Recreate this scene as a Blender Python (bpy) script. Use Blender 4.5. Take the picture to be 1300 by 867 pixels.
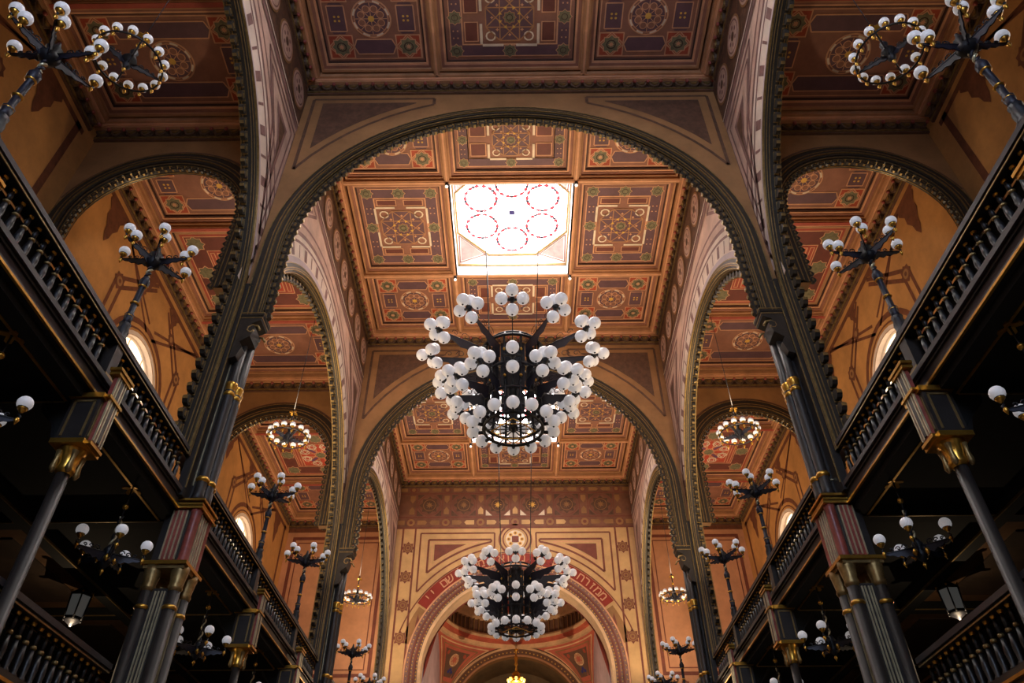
import bpy, math, random
from mathutils import Vector, Matrix
random.seed(7)
PI = math.pi
for o in list(bpy.data.objects): bpy.data.objects.remove(o)
S = bpy.context.scene
COL = S.collection

# ------------------------------------------------------------------ camera
cam_d = bpy.data.cameras.new('camera'); cam = bpy.data.objects.new('camera', cam_d); COL.objects.link(cam)
pt, yw, ro = [math.radians(a) for a in (40.949, -0.303, -0.313)]
fw = Vector((math.sin(yw)*math.cos(pt), math.cos(yw)*math.cos(pt), math.sin(pt)))
rt = Vector((math.cos(yw), -math.sin(yw), 0)); up = rt.cross(fw)
rt2 = rt*math.cos(ro) + up*math.sin(ro); up2 = up*math.cos(ro) - rt*math.sin(ro)
m = Matrix((rt2, up2, -fw)).transposed().to_4x4(); m.translation = (0.07, 0, 1.6)
cam.matrix_world = m
cam_d.sensor_width = 36; cam_d.lens = 942.8*36/1300; cam_d.clip_start = .05; cam_d.clip_end = 200
S.camera = cam

# ------------------------------------------------------------------ world, exposure, daylight
w = bpy.data.worlds.new('world'); S.world = w; w.use_nodes = True
w.node_tree.nodes['Background'].inputs[0].default_value = (.75, .82, 1, 1)
w.node_tree.nodes['Background'].inputs[1].default_value = .6
S.view_settings.view_transform = 'Standard'; S.view_settings.look = 'None'
S.view_settings.gamma = 1; S.view_settings.use_curve_mapping = False
S.view_settings.exposure = 0.0
SKYLIGHT = 14.0        # daylight radiance of the skylight glass
CHANDELIER_W = (260, 190)
RING_W = {0: 0, 1: 100, 2: 100}
CAND_W = 165
WEST_FILL = 12.0             # glow of the added west window, fill for the near bay
WARM = (1, .73, .45)

# ------------------------------------------------------------------ materials
def lin(c):
    return tuple(((v/255)/12.92 if v/255 <= .04045 else ((v/255+.055)/1.055)**2.4) for v in c) + (1,)
MATS = {}
def paint(name, rgb, rough=.65, var=.16, scale=1.6, metal=0, emit=0, bump=0):
    mt = bpy.data.materials.new(name); mt.use_nodes = True; nt = mt.node_tree
    b = nt.nodes['Principled BSDF']; c = lin(rgb)
    b.inputs['Roughness'].default_value = rough; b.inputs['Metallic'].default_value = metal
    if var:
        tc = nt.nodes.new('ShaderNodeTexCoord'); n = nt.nodes.new('ShaderNodeTexNoise')
        n.inputs['Scale'].default_value = scale; n.inputs['Detail'].default_value = 6; n.inputs['Roughness'].default_value = .65
        r = nt.nodes.new('ShaderNodeValToRGB')
        r.color_ramp.elements[0].position = .3; r.color_ramp.elements[1].position = .72
        r.color_ramp.elements[0].color = tuple(v*(1-var*1.6) for v in c[:3])+(1,)
        r.color_ramp.elements[1].color = tuple(min(1, v*(1+var)) for v in c[:3])+(1,)
        nt.links.new(tc.outputs['Object'], n.inputs['Vector']); nt.links.new(n.outputs['Fac'], r.inputs['Fac'])
        nt.links.new(r.outputs['Color'], b.inputs['Base Color'])
        if bump:
            bp = nt.nodes.new('ShaderNodeBump'); bp.inputs['Strength'].default_value = bump; bp.inputs['Distance'].default_value = .02
            nt.links.new(n.outputs['Fac'], bp.inputs['Height']); nt.links.new(bp.outputs['Normal'], b.inputs['Normal'])
    else:
        b.inputs['Base Color'].default_value = c
    if emit:
        b.inputs['Emission Color'].default_value = c; b.inputs['Emission Strength'].default_value = emit
    MATS[name] = mt
    return mt
# ceiling paint
paint('p_brown', (150, 102, 84)); paint('p_ochre', (180, 130, 92)); paint('p_line', (216, 160, 122))
paint('p_purple', (106, 76, 84)); paint('p_violet', (112, 72, 104)); paint('p_green', (124, 118, 90), scale=9, var=.3)
paint('p_red', (176, 78, 52)); paint('p_white', (232, 214, 192)); paint('p_yellow', (226, 178, 84)); paint('p_dark', (70, 44, 36))
paint('a_base', (168, 78, 62)); paint('a_red', (196, 76, 56)); paint('a_dark', (112, 60, 52))
# walls
paint('w_orange', (192, 138, 80), scale=.9, var=.2, bump=.1); paint('w_brown', (112, 66, 44), scale=4, var=.25)
paint('w_cream', (226, 206, 190), scale=1.2, var=.14); paint('w_pink', (206, 172, 154), scale=1.2, var=.18); paint('w_mauve', (140, 104, 98), scale=3, var=.25)
paint('w_tan', (152, 110, 68), scale=1.1, var=.18); paint('w_tan_light', (204, 164, 112), scale=1.1, var=.14); paint('w_tan_dark', (98, 68, 50), scale=5, var=.3)
paint('w_wine', (122, 66, 52), scale=3); paint('w_frieze', (124, 82, 62), scale=2, var=.2); paint('w_lav', (196, 178, 184), scale=1.5, var=.12)
paint('w_peach', (208, 150, 112), scale=.8, var=.16); paint('band_red', (140, 40, 24), var=.1)
paint('apse_red', (196, 98, 76)); paint('apse_cream', (226, 186, 142)); paint('apse_dark', (110, 76, 58)); paint('niche', (120, 96, 66), scale=1.2, var=.25)
paint('apse_lav', (176, 148, 156)); paint('blue', (56, 52, 120))
# metal and wood
paint('iron', (24, 25, 32), rough=.5, var=.2, scale=12, metal=.2)
paint('iron_blue', (26, 26, 42), rough=.5, var=.2, scale=12, metal=.2)
paint('gold', (214, 164, 70), rough=.3, var=.15, scale=8, metal=.9)
paint('gilt', (158, 132, 84), rough=.42, var=.25, scale=10, metal=.7)
paint('pale_gilt', (206, 196, 160), rough=.35, var=.2, scale=6, metal=.5)
paint('charcoal', (42, 37, 35), rough=.45, var=.22, scale=4)
paint('moulding', (50, 44, 38), rough=.42, var=.25, scale=6)
paint('gallery', (52, 45, 47), rough=.5, var=.2, scale=2)
paint('rail_dark', (32, 30, 31), rough=.4, var=.2, scale=5)
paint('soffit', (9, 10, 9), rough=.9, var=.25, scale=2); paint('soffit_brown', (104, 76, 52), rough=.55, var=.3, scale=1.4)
paint('red_marble', (150, 74, 64), rough=.4, var=.3, scale=7)
paint('scallop', (98, 76, 60), rough=.5, var=.3, scale=6)
paint('globe', (226, 224, 226), rough=.28, var=0, emit=.22)
paint('lantern_glass', (196, 200, 196), rough=.2, var=0, emit=.05)
paint('bulb', (255, 246, 230), rough=.2, var=0, emit=1.2)
paint('lit_glass', (255, 196, 96), rough=.2, var=0, emit=3)
paint('floor_stone', (150, 134, 120), rough=.4, scale=.7); paint('dark_wood', (62, 48, 38), scale=1.5, var=.3)
paint('sky_glass', (255, 253, 250), var=0, emit=SKYLIGHT); paint('sky_red', (230, 60, 76), var=0, emit=.6); paint('sky_lead', (60, 60, 80), var=0)
paint('sky_pale', (250, 214, 214), var=0, emit=1.6); paint('sky_wall', (236, 230, 236), var=.06); paint('sky_pink', (206, 160, 160), var=.15, scale=6)
paint('west_fill_glass', (205, 224, 255), var=0, emit=WEST_FILL)
paint('window_glass', (255, 236, 206), var=.06, scale=2, emit=1.6)

# ------------------------------------------------------------------ mesh helpers
class MB:
    def __init__(s): s.v = []; s.f = []; s.m = []; s.mats = []; s.sm = []
    def mi(s, name):
        if name not in s.mats: s.mats.append(name)
        return s.mats.index(name)
    def add(s, vs, fs, mat, smooth=False):
        b = len(s.v); s.v += [tuple(p) for p in vs]; k = s.mi(mat)
        for f in fs: s.f.append([b+i for i in f]); s.m.append(k); s.sm.append(smooth)
        return s
    def box(s, x0, x1, y0, y1, z0, z1, mat):
        return s.add([(x0,y0,z0),(x1,y0,z0),(x1,y1,z0),(x0,y1,z0),(x0,y0,z1),(x1,y0,z1),(x1,y1,z1),(x0,y1,z1)],
                     [(0,3,2,1),(4,5,6,7),(0,1,5,4),(1,2,6,5),(2,3,7,6),(3,0,4,7)], mat)
    def lathe(s, prof, mat, n=12, c=(0,0,0), smooth=True, M=None, ph=0):
        vs = []; fs = []
        for r, z in prof:
            for i in range(n):
                a = ph + 2*PI*i/n; p = Vector((r*math.cos(a), r*math.sin(a), z))
                if M: p = M @ p
                vs.append((p.x+c[0], p.y+c[1], p.z+c[2]))
        for k in range(len(prof)-1):
            for i in range(n):
                j = (i+1) % n; fs.append((k*n+i, k*n+j, (k+1)*n+j, (k+1)*n+i))
        fs.append(tuple(reversed(range(n)))); b = (len(prof)-1)*n; fs.append(tuple(range(b, b+n)))
        return s.add(vs, fs, mat, smooth)
    def tube(s, path, r, mat, n=6, closed=False, smooth=True):
        path = [Vector(p) for p in path]; N = len(path); vs = []; fs = []
        rs = r if isinstance(r, (list, tuple)) else [r]*N
        prev = None
        for i, p in enumerate(path):
            t = (path[(i+1) % N]-path[i-1]) if closed else (path[min(i+1, N-1)]-path[max(i-1, 0)])
            t.normalize()
            ref = Vector((0,0,1)) if abs(t.z) < .9 else Vector((1,0,0))
            a = prev - t*prev.dot(t) if prev else t.cross(ref)
            if a.length < 1e-6: a = t.cross(ref)
            a.normalize(); prev = a; b = t.cross(a)
            for k in range(n):
                q = p + (a*math.cos(2*PI*k/n) + b*math.sin(2*PI*k/n))*rs[i]; vs.append(tuple(q))
        for i in range(N if closed else N-1):
            j = (i+1) % N
            for k in range(n):
                l = (k+1) % n; fs.append((i*n+k, i*n+l, j*n+l, j*n+k))
        if not closed: fs.append(tuple(reversed(range(n)))); fs.append(tuple(range((N-1)*n, N*n)))
        return s.add(vs, fs, mat, smooth)
    def sphere(s, c, r, mat, n=14, k=9, sz=1):
        prof = [(max(r*math.sin(PI*i/k), 1e-4), -r*sz*math.cos(PI*i/k)) for i in range(k+1)]
        return s.lathe(prof, mat, n, c)
    def prism(s, pts, fn, t0, t1, mat):      # outline extruded between two depths, fn(u, v, t) -> xyz
        n = len(pts); vs = [fn(u, v, t0) for u, v in pts] + [fn(u, v, t1) for u, v in pts]
        fs = [tuple(range(n)), tuple(reversed(range(n, 2*n)))] + [(i, (i+1) % n, n+(i+1) % n, n+i) for i in range(n)]
        return s.add(vs, fs, mat)
    def mesh(s, name):
        me = bpy.data.meshes.new(name); me.from_pydata(s.v, [], s.f); 
        for k in s.mats: me.materials.append(MATS[k])
        me.polygons.foreach_set('material_index', s.m); me.polygons.foreach_set('use_smooth', s.sm); me.update()
        return me
def ob(name, mesh=None, parent=None, loc=(0,0,0), rot=(0,0,0), scale=None, label=None, cat=None, group=None, kind=None):
    if isinstance(mesh, MB): mesh = mesh.mesh(name)
    o = bpy.data.objects.new(name, mesh); COL.objects.link(o)
    o.location = loc; o.rotation_euler = rot
    if scale: o.scale = scale
    if parent: o.parent = parent
    if label: o['label'] = label
    if cat: o['category'] = cat
    if group: o['group'] = group
    if kind: o['kind'] = kind
    return o
def light_at_lamp(parent, loc, watts, radius=0, color=WARM):
    d = bpy.data.lights.new('light_at_lamp', 'POINT'); d.energy = watts; d.shadow_soft_size = radius; d.color = color
    o = bpy.data.objects.new('light_at_lamp', d); COL.objects.link(o); o.parent = parent; o.location = loc
    return o
def added_uplight(parent, loc, watts, size, color=WARM):     # upward disk added above a lamp to light ceilings, leaving the rails dark
    d = bpy.data.lights.new('light_at_lamp', 'AREA'); d.shape = 'DISK'; d.energy = watts; d.size = size; d.color = color
    o = bpy.data.objects.new('light_at_lamp', d); COL.objects.link(o); o.parent = parent; o.location = loc; o.rotation_euler = (PI, 0, 0)
    return o

# flat painted decoration: polygons in (u, v), each layer a few millimetres proud of the last
class Deco:
    def __init__(s): s.p = []
    def poly(s, pts, m, l=1): s.p.append((pts, m, l)); return s
    def rect(s, u0, v0, u1, v1, m, l=1): return s.poly([(u0,v0),(u1,v0),(u1,v1),(u0,v1)], m, l)
    def frame(s, u0, v0, u1, v1, w, m, l=1):
        s.rect(u0,v0,u1,v0+w,m,l); s.rect(u0,v1-w,u1,v1,m,l); s.rect(u0,v0+w,u0+w,v1-w,m,l); s.rect(u1-w,v0+w,u1,v1-w,m,l); return s
    def line(s, p, q, w, m, l=1):
        dx, dy = q[0]-p[0], q[1]-p[1]; L = math.hypot(dx, dy) or 1; nx, ny = -dy/L*w/2, dx/L*w/2
        return s.poly([(p[0]+nx,p[1]+ny),(q[0]+nx,q[1]+ny),(q[0]-nx,q[1]-ny),(p[0]-nx,p[1]-ny)], m, l)
    def lines(s, pts, w, m, l=1, closed=False):
        for i in range(len(pts) if closed else len(pts)-1): s.line(pts[i], pts[(i+1) % len(pts)], w, m, l)
        return s
    def star(s, c, r, m, l=1, inner=.77, n=8, rot=0):
        return s.poly([(c[0]+(r if i % 2 == 0 else r*inner)*math.cos(rot+PI*i/n), c[1]+(r if i % 2 == 0 else r*inner)*math.sin(rot+PI*i/n)) for i in range(2*n)], m, l)
    def disc(s, c, r, m, l=1, n=28, ry=None):
        ry = ry or r; return s.poly([(c[0]+r*math.cos(2*PI*i/n), c[1]+ry*math.sin(2*PI*i/n)) for i in range(n)], m, l)
    def arc(s, c, r0, r1, a0, a1, m, l=1, n=16):
        A = [a0+(a1-a0)*i/n for i in range(n+1)]
        for i in range(n):
            s.poly([(c[0]+r*math.cos(a), c[1]+r*math.sin(a)) for r, a in ((r0,A[i]),(r1,A[i]),(r1,A[i+1]),(r0,A[i+1]))], m, l)
        return s
    def ring(s, c, r0, r1, m, l=1, n=28): return s.arc(c, r0, r1, 0, 2*PI, m, l, n)
    def emit(s, mb, fn, dl=.006):
        for pts, m, l in s.p: mb.add([fn(u, v, l*dl) for u, v in pts], [tuple(range(len(pts)))], m)
        return mb

# ------------------------------------------------------------------ dimensions (metres, measured from the photograph)
NW = 5.95            # nave wall face
NT = .22              # arcade wall thickness
AX = 11.4            # outer wall face
ARCH_Y = [0.34, 11.68, 23.02, 34.4]     # front faces of transverse arch walls; the last is the end wall
AT = .26             # their thickness
ZC = 21.8            # nave coffer beams, underside
ZA = 19.55           # aisle coffer beams, underside
BACK = -7.0
BAYC = [6.01, 17.35, 28.75]
SIDE = {-1: 'left', 1: 'right'}
ORD = ['near', 'middle', 'far']

# ------------------------------------------------------------------ shell: floor, outer walls, back wall
ob('floor', MB().box(-AX-.4, AX+.4, BACK-.3, 47, -.3, 0, 'floor_stone'), label='stone floor far below the galleries', kind='structure')
ob('wall_back', MB().box(-AX-.4, AX+.4, BACK-.3, BACK, 0, 23.4, 'w_tan'), label='plain tan wall behind the viewer', kind='structure')

def flame(d, c, z, hgt, wdt, dirn, m, l=1):
    # crenellated painted finial with a pointed tip
    pts = []; n = 6
    for k in range(n+1):
        t = k/n; wv = wdt*(1-t)**.8*(1.18 if k % 2 else .86); pts.append((c+wv, z+dirn*hgt*t))
    pts2 = [(2*c-u, v) for u, v in reversed(pts[:-1])]
    d.poly(pts+pts2, m, l)

def wall_outer(s):
    mb = MB(); fn = lambda u, v, t: (s*(AX-t), u, v)
    # wall with three round-headed window openings
    zs, r, zb = 15.2, 1.42, 12.4
    ys = [BACK]
    for c in BAYC:
        a = [PI*i/16 for i in range(17)]; arc = [(c-r*math.cos(t), zs+r*math.sin(t)) for t in a]
        mb.add([fn(ys[-1],0,0), fn(c-r,0,0), fn(c-r,23,0), fn(ys[-1],23,0)], [(0,1,2,3)], 'w_orange')
        mb.add([fn(c-r,0,0), fn(c+r,0,0), fn(c+r,zb,0), fn(c-r,zb,0)], [(0,1,2,3)], 'w_orange')
        for p, q in zip(arc[:-1], arc[1:]): mb.add([fn(*p,0), fn(*q,0), fn(q[0],23,0), fn(p[0],23,0)], [(0,1,2,3)], 'w_orange')
        out = [(c-r,zb)]+arc+[(c+r,zb)]
        for p, q in zip(out, out[1:]+out[:1]): mb.add([fn(*p,0), fn(*q,0), fn(*q,-.35), fn(*p,-.35)], [(0,1,2,3)], 'w_cream')
        ys.append(c+r)
    mb.add([fn(ys[-1],0,0), fn(34.4,0,0), fn(34.4,23,0), fn(ys[-1],23,0)], [(0,1,2,3)], 'w_orange')
    mb.box(min(s*(AX+.36), s*(AX+.5)), max(s*(AX+.36), s*(AX+.5)), BACK, 34.4, 0, 23, 'dark_wood')
    d = Deco()
    for c in BAYC:
        d.arc((c,zs), 1.43, 1.56, 0, PI, 'w_cream', 2); d.arc((c,zs), 1.64, 1.7, 0, PI, 'w_brown', 1); d.arc((c,zs), 1.82, 2.0, 0, PI, 'w_brown', 1)
        for q in (-1, 1):
            d.rect(c+q*1.91-.09, 8.3, c+q*1.91+.09, zs, 'w_brown', 1)
            d.rect(c+q*1.495-.065, 8.3, c+q*1.495+.065, zs, 'w_cream', 1)
            # lattice of double bands with knots
            for o in (0, .34):
                d.line((c+q*(2.15+o), 8.4), (c+q*(2.15+o), 17.0+o*.3), .13, 'w_brown', 1)
                d.line((c+q*(2.15+o), 17.0+o*.3), (c+q*.5, 18.5+o*.6), .13, 'w_brown', 1)
                d.line((c+q*.2, 17.0+o), (c+q*(3.0+o*.5), 18.75), .1, 'w_brown', 1)
            d.star((c+q*2.32, 17.1), .3, 'w_brown', 2); d.disc((c+q*2.32, 17.1), .15, 'w_tan', 3); d.disc((c+q*2.32, 17.1), .07, 'w_brown', 4)
            d.star((c+q*1.2, 17.9), .24, 'w_brown', 2); d.disc((c+q*1.2, 17.9), .1, 'w_tan', 3)
            flame(d, c+q*3.65, 18.85, 1.5, .5, -1, 'w_brown', 2); flame(d, c+q*3.4, 12.2, 2.6, .75, 1, 'w_brown', 2)
            flame(d, c+q*.95, 18.85, .7, .34, -1, 'w_brown', 2)
            d.rect(c+q*4.95-.11, 8.3, c+q*4.95+.11, 18.9, 'w_brown', 1)
        d.rect(c-5.2, 18.72, c+5.2, 18.9, 'w_brown', 1)
    d.rect(BACK, 0, 34.4, 7.95, 'dark_wood', 1)
    d.emit(mb, fn)
    ob('wall_%s' % SIDE[s], mb, label='orange plastered outer wall with brown painted bands, %s side' % SIDE[s], kind='structure')
    for k, c in enumerate(BAYC):
        e = ob('window_%d' % (k+1 + (0 if s < 0 else 3)), None, loc=(s*(AX+.2), c, 12.4), kind='structure',
               label='round-headed bright window, %s outer wall, %s bay' % (SIDE[s], ORD[k]))
        h = zs-12.4
        out = [(-1.42,0)]+[(-1.42*math.cos(PI*i/16), h+1.42*math.sin(PI*i/16)) for i in range(17)]+[(1.42,0)]
        ob('pane', MB().prism(out, lambda u, v, t: (s*t, u, v), .05, .08, 'window_glass'), e)
        for u in (-.48, .48): ob('mullion', MB().box(-.01, .02, u-.012, u+.012, 0, h+1.3, 'w_cream'), e)
        for v in (.9, 1.8, 2.7): ob('glazing_bar', MB().box(-.008, .018, -1.35, 1.35, v-.012, v+.012, 'w_cream'), e)
        fr = MB(); fr.tube([(0,u*.98,v) for u, v in out], .05, 'w_cream', 6); ob('frame', fr, e)
for s in (-1, 1): wall_outer(s)

bw = ob('window_10', None, loc=(0, BACK, 11.5), label='added glowing round-headed window behind the viewer, fill light for the near bay', kind='structure')  # unseen glowing pane, added to brighten the near bay
out = [(-2.6,0)]+[(-2.6*math.cos(PI*i/16), 4.2+2.6*math.sin(PI*i/16)) for i in range(17)]+[(2.6,0)]
ob('pane', MB().prism(out, lambda u, v, t: (u, t, v), .02, .05, 'west_fill_glass'), bw)
ob('frame', MB().tube([(u*1.02, .04, v) for u, v in out], .12, 'w_cream', 6), bw)
for u in (-1.3, 0, 1.3): ob('mullion', MB().box(u-.05, u+.05, .05, .12, 0, 6.2, 'w_cream'), bw)
# ------------------------------------------------------------------ arch walls
def arch_pts(r, zc, zleg, n):
    return [(-r, zleg)] + [(-r*math.cos(PI*i/n), zc+r*math.sin(PI*i/n)) for i in range(n+1)] + [(r, zleg)]
def arch_wall(mb, P, h0, h1, r, zc, zleg, ztop, t0, t1, mat, n=40, soffit='moulding'):
    a = arch_pts(r, zc, zleg, n)
    for p, q in zip(a[:-1], a[1:]):
        for t in (t0, t1):
            if abs(p[0]-q[0]) > 1e-6: mb.add([P(p[0],t,p[1]), P(q[0],t,q[1]), P(q[0],t,ztop), P(p[0],t,ztop)], [(0,1,2,3)], mat)
        mb.add([P(p[0],t0,p[1]), P(q[0],t0,q[1]), P(q[0],t1,q[1]), P(p[0],t1,p[1])], [(0,1,2,3)], soffit)
    for e, f in ((h0, -r), (r, h1)):
        for t in (t0, t1): mb.add([P(e,t,zleg), P(f,t,zleg), P(f,t,ztop), P(e,t,ztop)], [(0,1,2,3)], mat)
        mb.add([P(e,t0,zleg), P(f,t0,zleg), P(f,t1,zleg), P(e,t1,zleg)], [(0,1,2,3)], mat)
def arch_band(mb, P, r0, r1, t0, t1, zc, zleg, mat, n=44):
    a, b = arch_pts(r0, zc, zleg, n), arch_pts(r1, zc, zleg, n); vs = []; fs = []
    for p, q in zip(a, b): vs += [P(p[0],t0,p[1]), P(q[0],t0,q[1]), P(q[0],t1,q[1]), P(p[0],t1,p[1])]
    for i in range(len(a)-1):
        for k in range(4): fs.append((4*i+k, 4*i+(k+1) % 4, 4*i+4+(k+1) % 4, 4*i+4+k))
    fs += [(0,1,2,3), tuple(4*(len(a)-1)+k for k in (3,2,1,0))]
    mb.add(vs, fs, mat)
def arch_walk(r, zc, zleg, pitch):
    # evenly spaced (h, z, tangent angle) along legs and arc, starting at the left foot
    L = zc-zleg; tot = 2*L+PI*r; n = int(tot/pitch); out = []
    for i in range(n):
        d = (i+.5)*tot/n
        if d < L: out.append((-r, zleg+d, PI))
        elif d < L+PI*r: a = PI-(d-L)/r; out.append((r*math.cos(a), zc+r*math.sin(a), a))
        else: out.append((r, zc-(d-L-PI*r), 0))
    return out
def dentil_mesh(sc):
    # hanging cusp: dark lobe on a neck with a gilt bead below; local -Z points into the opening
    mb = MB(); w = .105*sc
    out = [(-w*1.1,0),(w*1.1,0),(w*.62,-.05*sc),(w*1.05,-.10*sc),(w*.9,-.17*sc),(w*.35,-.215*sc),(-w*.35,-.215*sc),(-w*.9,-.17*sc),(-w*1.05,-.10*sc),(-w*.62,-.05*sc)]
    mb.prism(out, lambda u, v, t: (u, t, v), -.05*sc, .05*sc, 'moulding')
    mb.box(-w*.3, w*.3, -.045*sc, .045*sc, -.235*sc, -.2*sc, 'gilt')
    mb.box(-w*.5, w*.5, -.06*sc, -.05*sc, -.14*sc, -.09*sc, 'gilt')
    mb.box(-w*1.15, w*1.15, -.058*sc, .058*sc, -.03*sc, -.016*sc, 'gilt')
    return mb.mesh('dentil')
DENT = dentil_mesh(1.0); DENT_S = dentil_mesh(.72)
def place_dentils(parent, P, axis, r, zc, zleg, t, pitch, me, keep=None, every=True):
    for h, z, a in arch_walk(r, zc, zleg, pitch):
        if keep and not keep(h, z): continue
        x, y, zz = P(h, t, z)
        # outward normal of opening = (cos a, sin a); local +Z -> that normal
        ang = PI/2-a
        if axis == 'x': M = Matrix.Rotation(ang, 4, 'Y')
        else: M = Matrix.Rotation(PI/2, 4, 'Z') @ Matrix.Rotation(ang, 4, 'Y')
        o = bpy.data.objects.new('dentil', me); COL.objects.link(o); o.parent = parent
        o.matrix_world = Matrix.Translation((x, y, zz)) @ M
NTRIM = [0]
def trim(label, mb):
    NTRIM[0] += 1
    return ob('trim_%d' % NTRIM[0], mb, label=label, kind='structure')

def mould(mb, P, r, wdt, t0, zc, zleg, sgn, n=44):
    # stepped dark archivolt with gilt beads on the face at depth t0 (sgn = outward direction of the face)
    arch_band(mb, P, r, r+wdt, t0, t0+sgn*.03, zc, zleg, 'moulding', n)
    arch_band(mb, P, r+wdt*.16, r+wdt*.74, t0, t0+sgn*.06, zc, zleg, 'moulding', n)
    arch_band(mb, P, r+wdt*.32, r+wdt*.54, t0, t0+sgn*.085, zc, zleg, 'moulding', n)
    for f, d in ((.06, .04), (.33, .095), (.52, .095), (.95, .04)):
        arch_band(mb, P, r+wdt*f-.011, r+wdt*f+.014, t0, t0+sgn*d, zc, zleg, 'gilt', n)
    arch_band(mb, P, r-.012, r+.01, t0-sgn*.03, t0-sgn*.012, zc, zleg, 'gilt', n)

NR, NZ, NLEG = 5.45, 14.75, 12.5      # nave transverse arches
names_t = ['behind the viewer', 'nearest, framing the skylight bay', 'second, behind the upper chandelier']
for k in (0, 1, 2):
    y0 = ARCH_Y[k]; P = lambda h, t, z, y0=y0: (h, y0+t, z)
    mb = MB(); arch_wall(mb, P, -NW, NW, NR, NZ, NLEG, ZC+.5, 0, AT, 'w_tan')
    d = Deco()
    for q in (-1, 1):
        tri = [(q*5.72, 15.9), (q*5.72, 21.15), (q*1.1, 21.15)]
        # spandrel frame that follows the arch
        arcp = [(q*(6.45)*math.cos(a), NZ+6.45*math.sin(a)) for a in [math.radians(v) for v in range(28, 76, 6)]]
        outl = [(q*5.7, arcp[0][1])]+arcp+[(q*1.55, 21.12), (q*5.7, 21.12)]
        outl[-2] = (arcp[-1][0], 21.12)
        d.lines(outl, .09, 'w_tan_dark', 1, True)
        arcq = [(q*(6.7)*math.cos(a), NZ+6.7*math.sin(a)) for a in [math.radians(v) for v in range(36, 67, 5)]]
        inn = [(q*5.42, arcq[0][1]+.05)]+arcq+[(arcq[-1][0], 20.92), (q*5.42, 20.92)]
        d.poly(inn, 'w_tan_dark', 1)
    d.emit(mb, lambda u, v, t, y0=y0: (u, y0-t, v))
    ob('wall_arch_%d' % (k+1), mb, label='tan wall above the nave arch %s' % names_t[k], kind='structure')
    mb = MB(); mould(mb, P, NR, .4, 0, NZ, NLEG, -1); mould(mb, P, NR, .3, AT, NZ, NLEG, 1, 30)
    t = trim('dark moulded nave arch with gilt lines, %s' % names_t[k], mb)
    if k: place_dentils(t, P, 'x', NR, NZ, NLEG, AT/2, .235, DENT)

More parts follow.
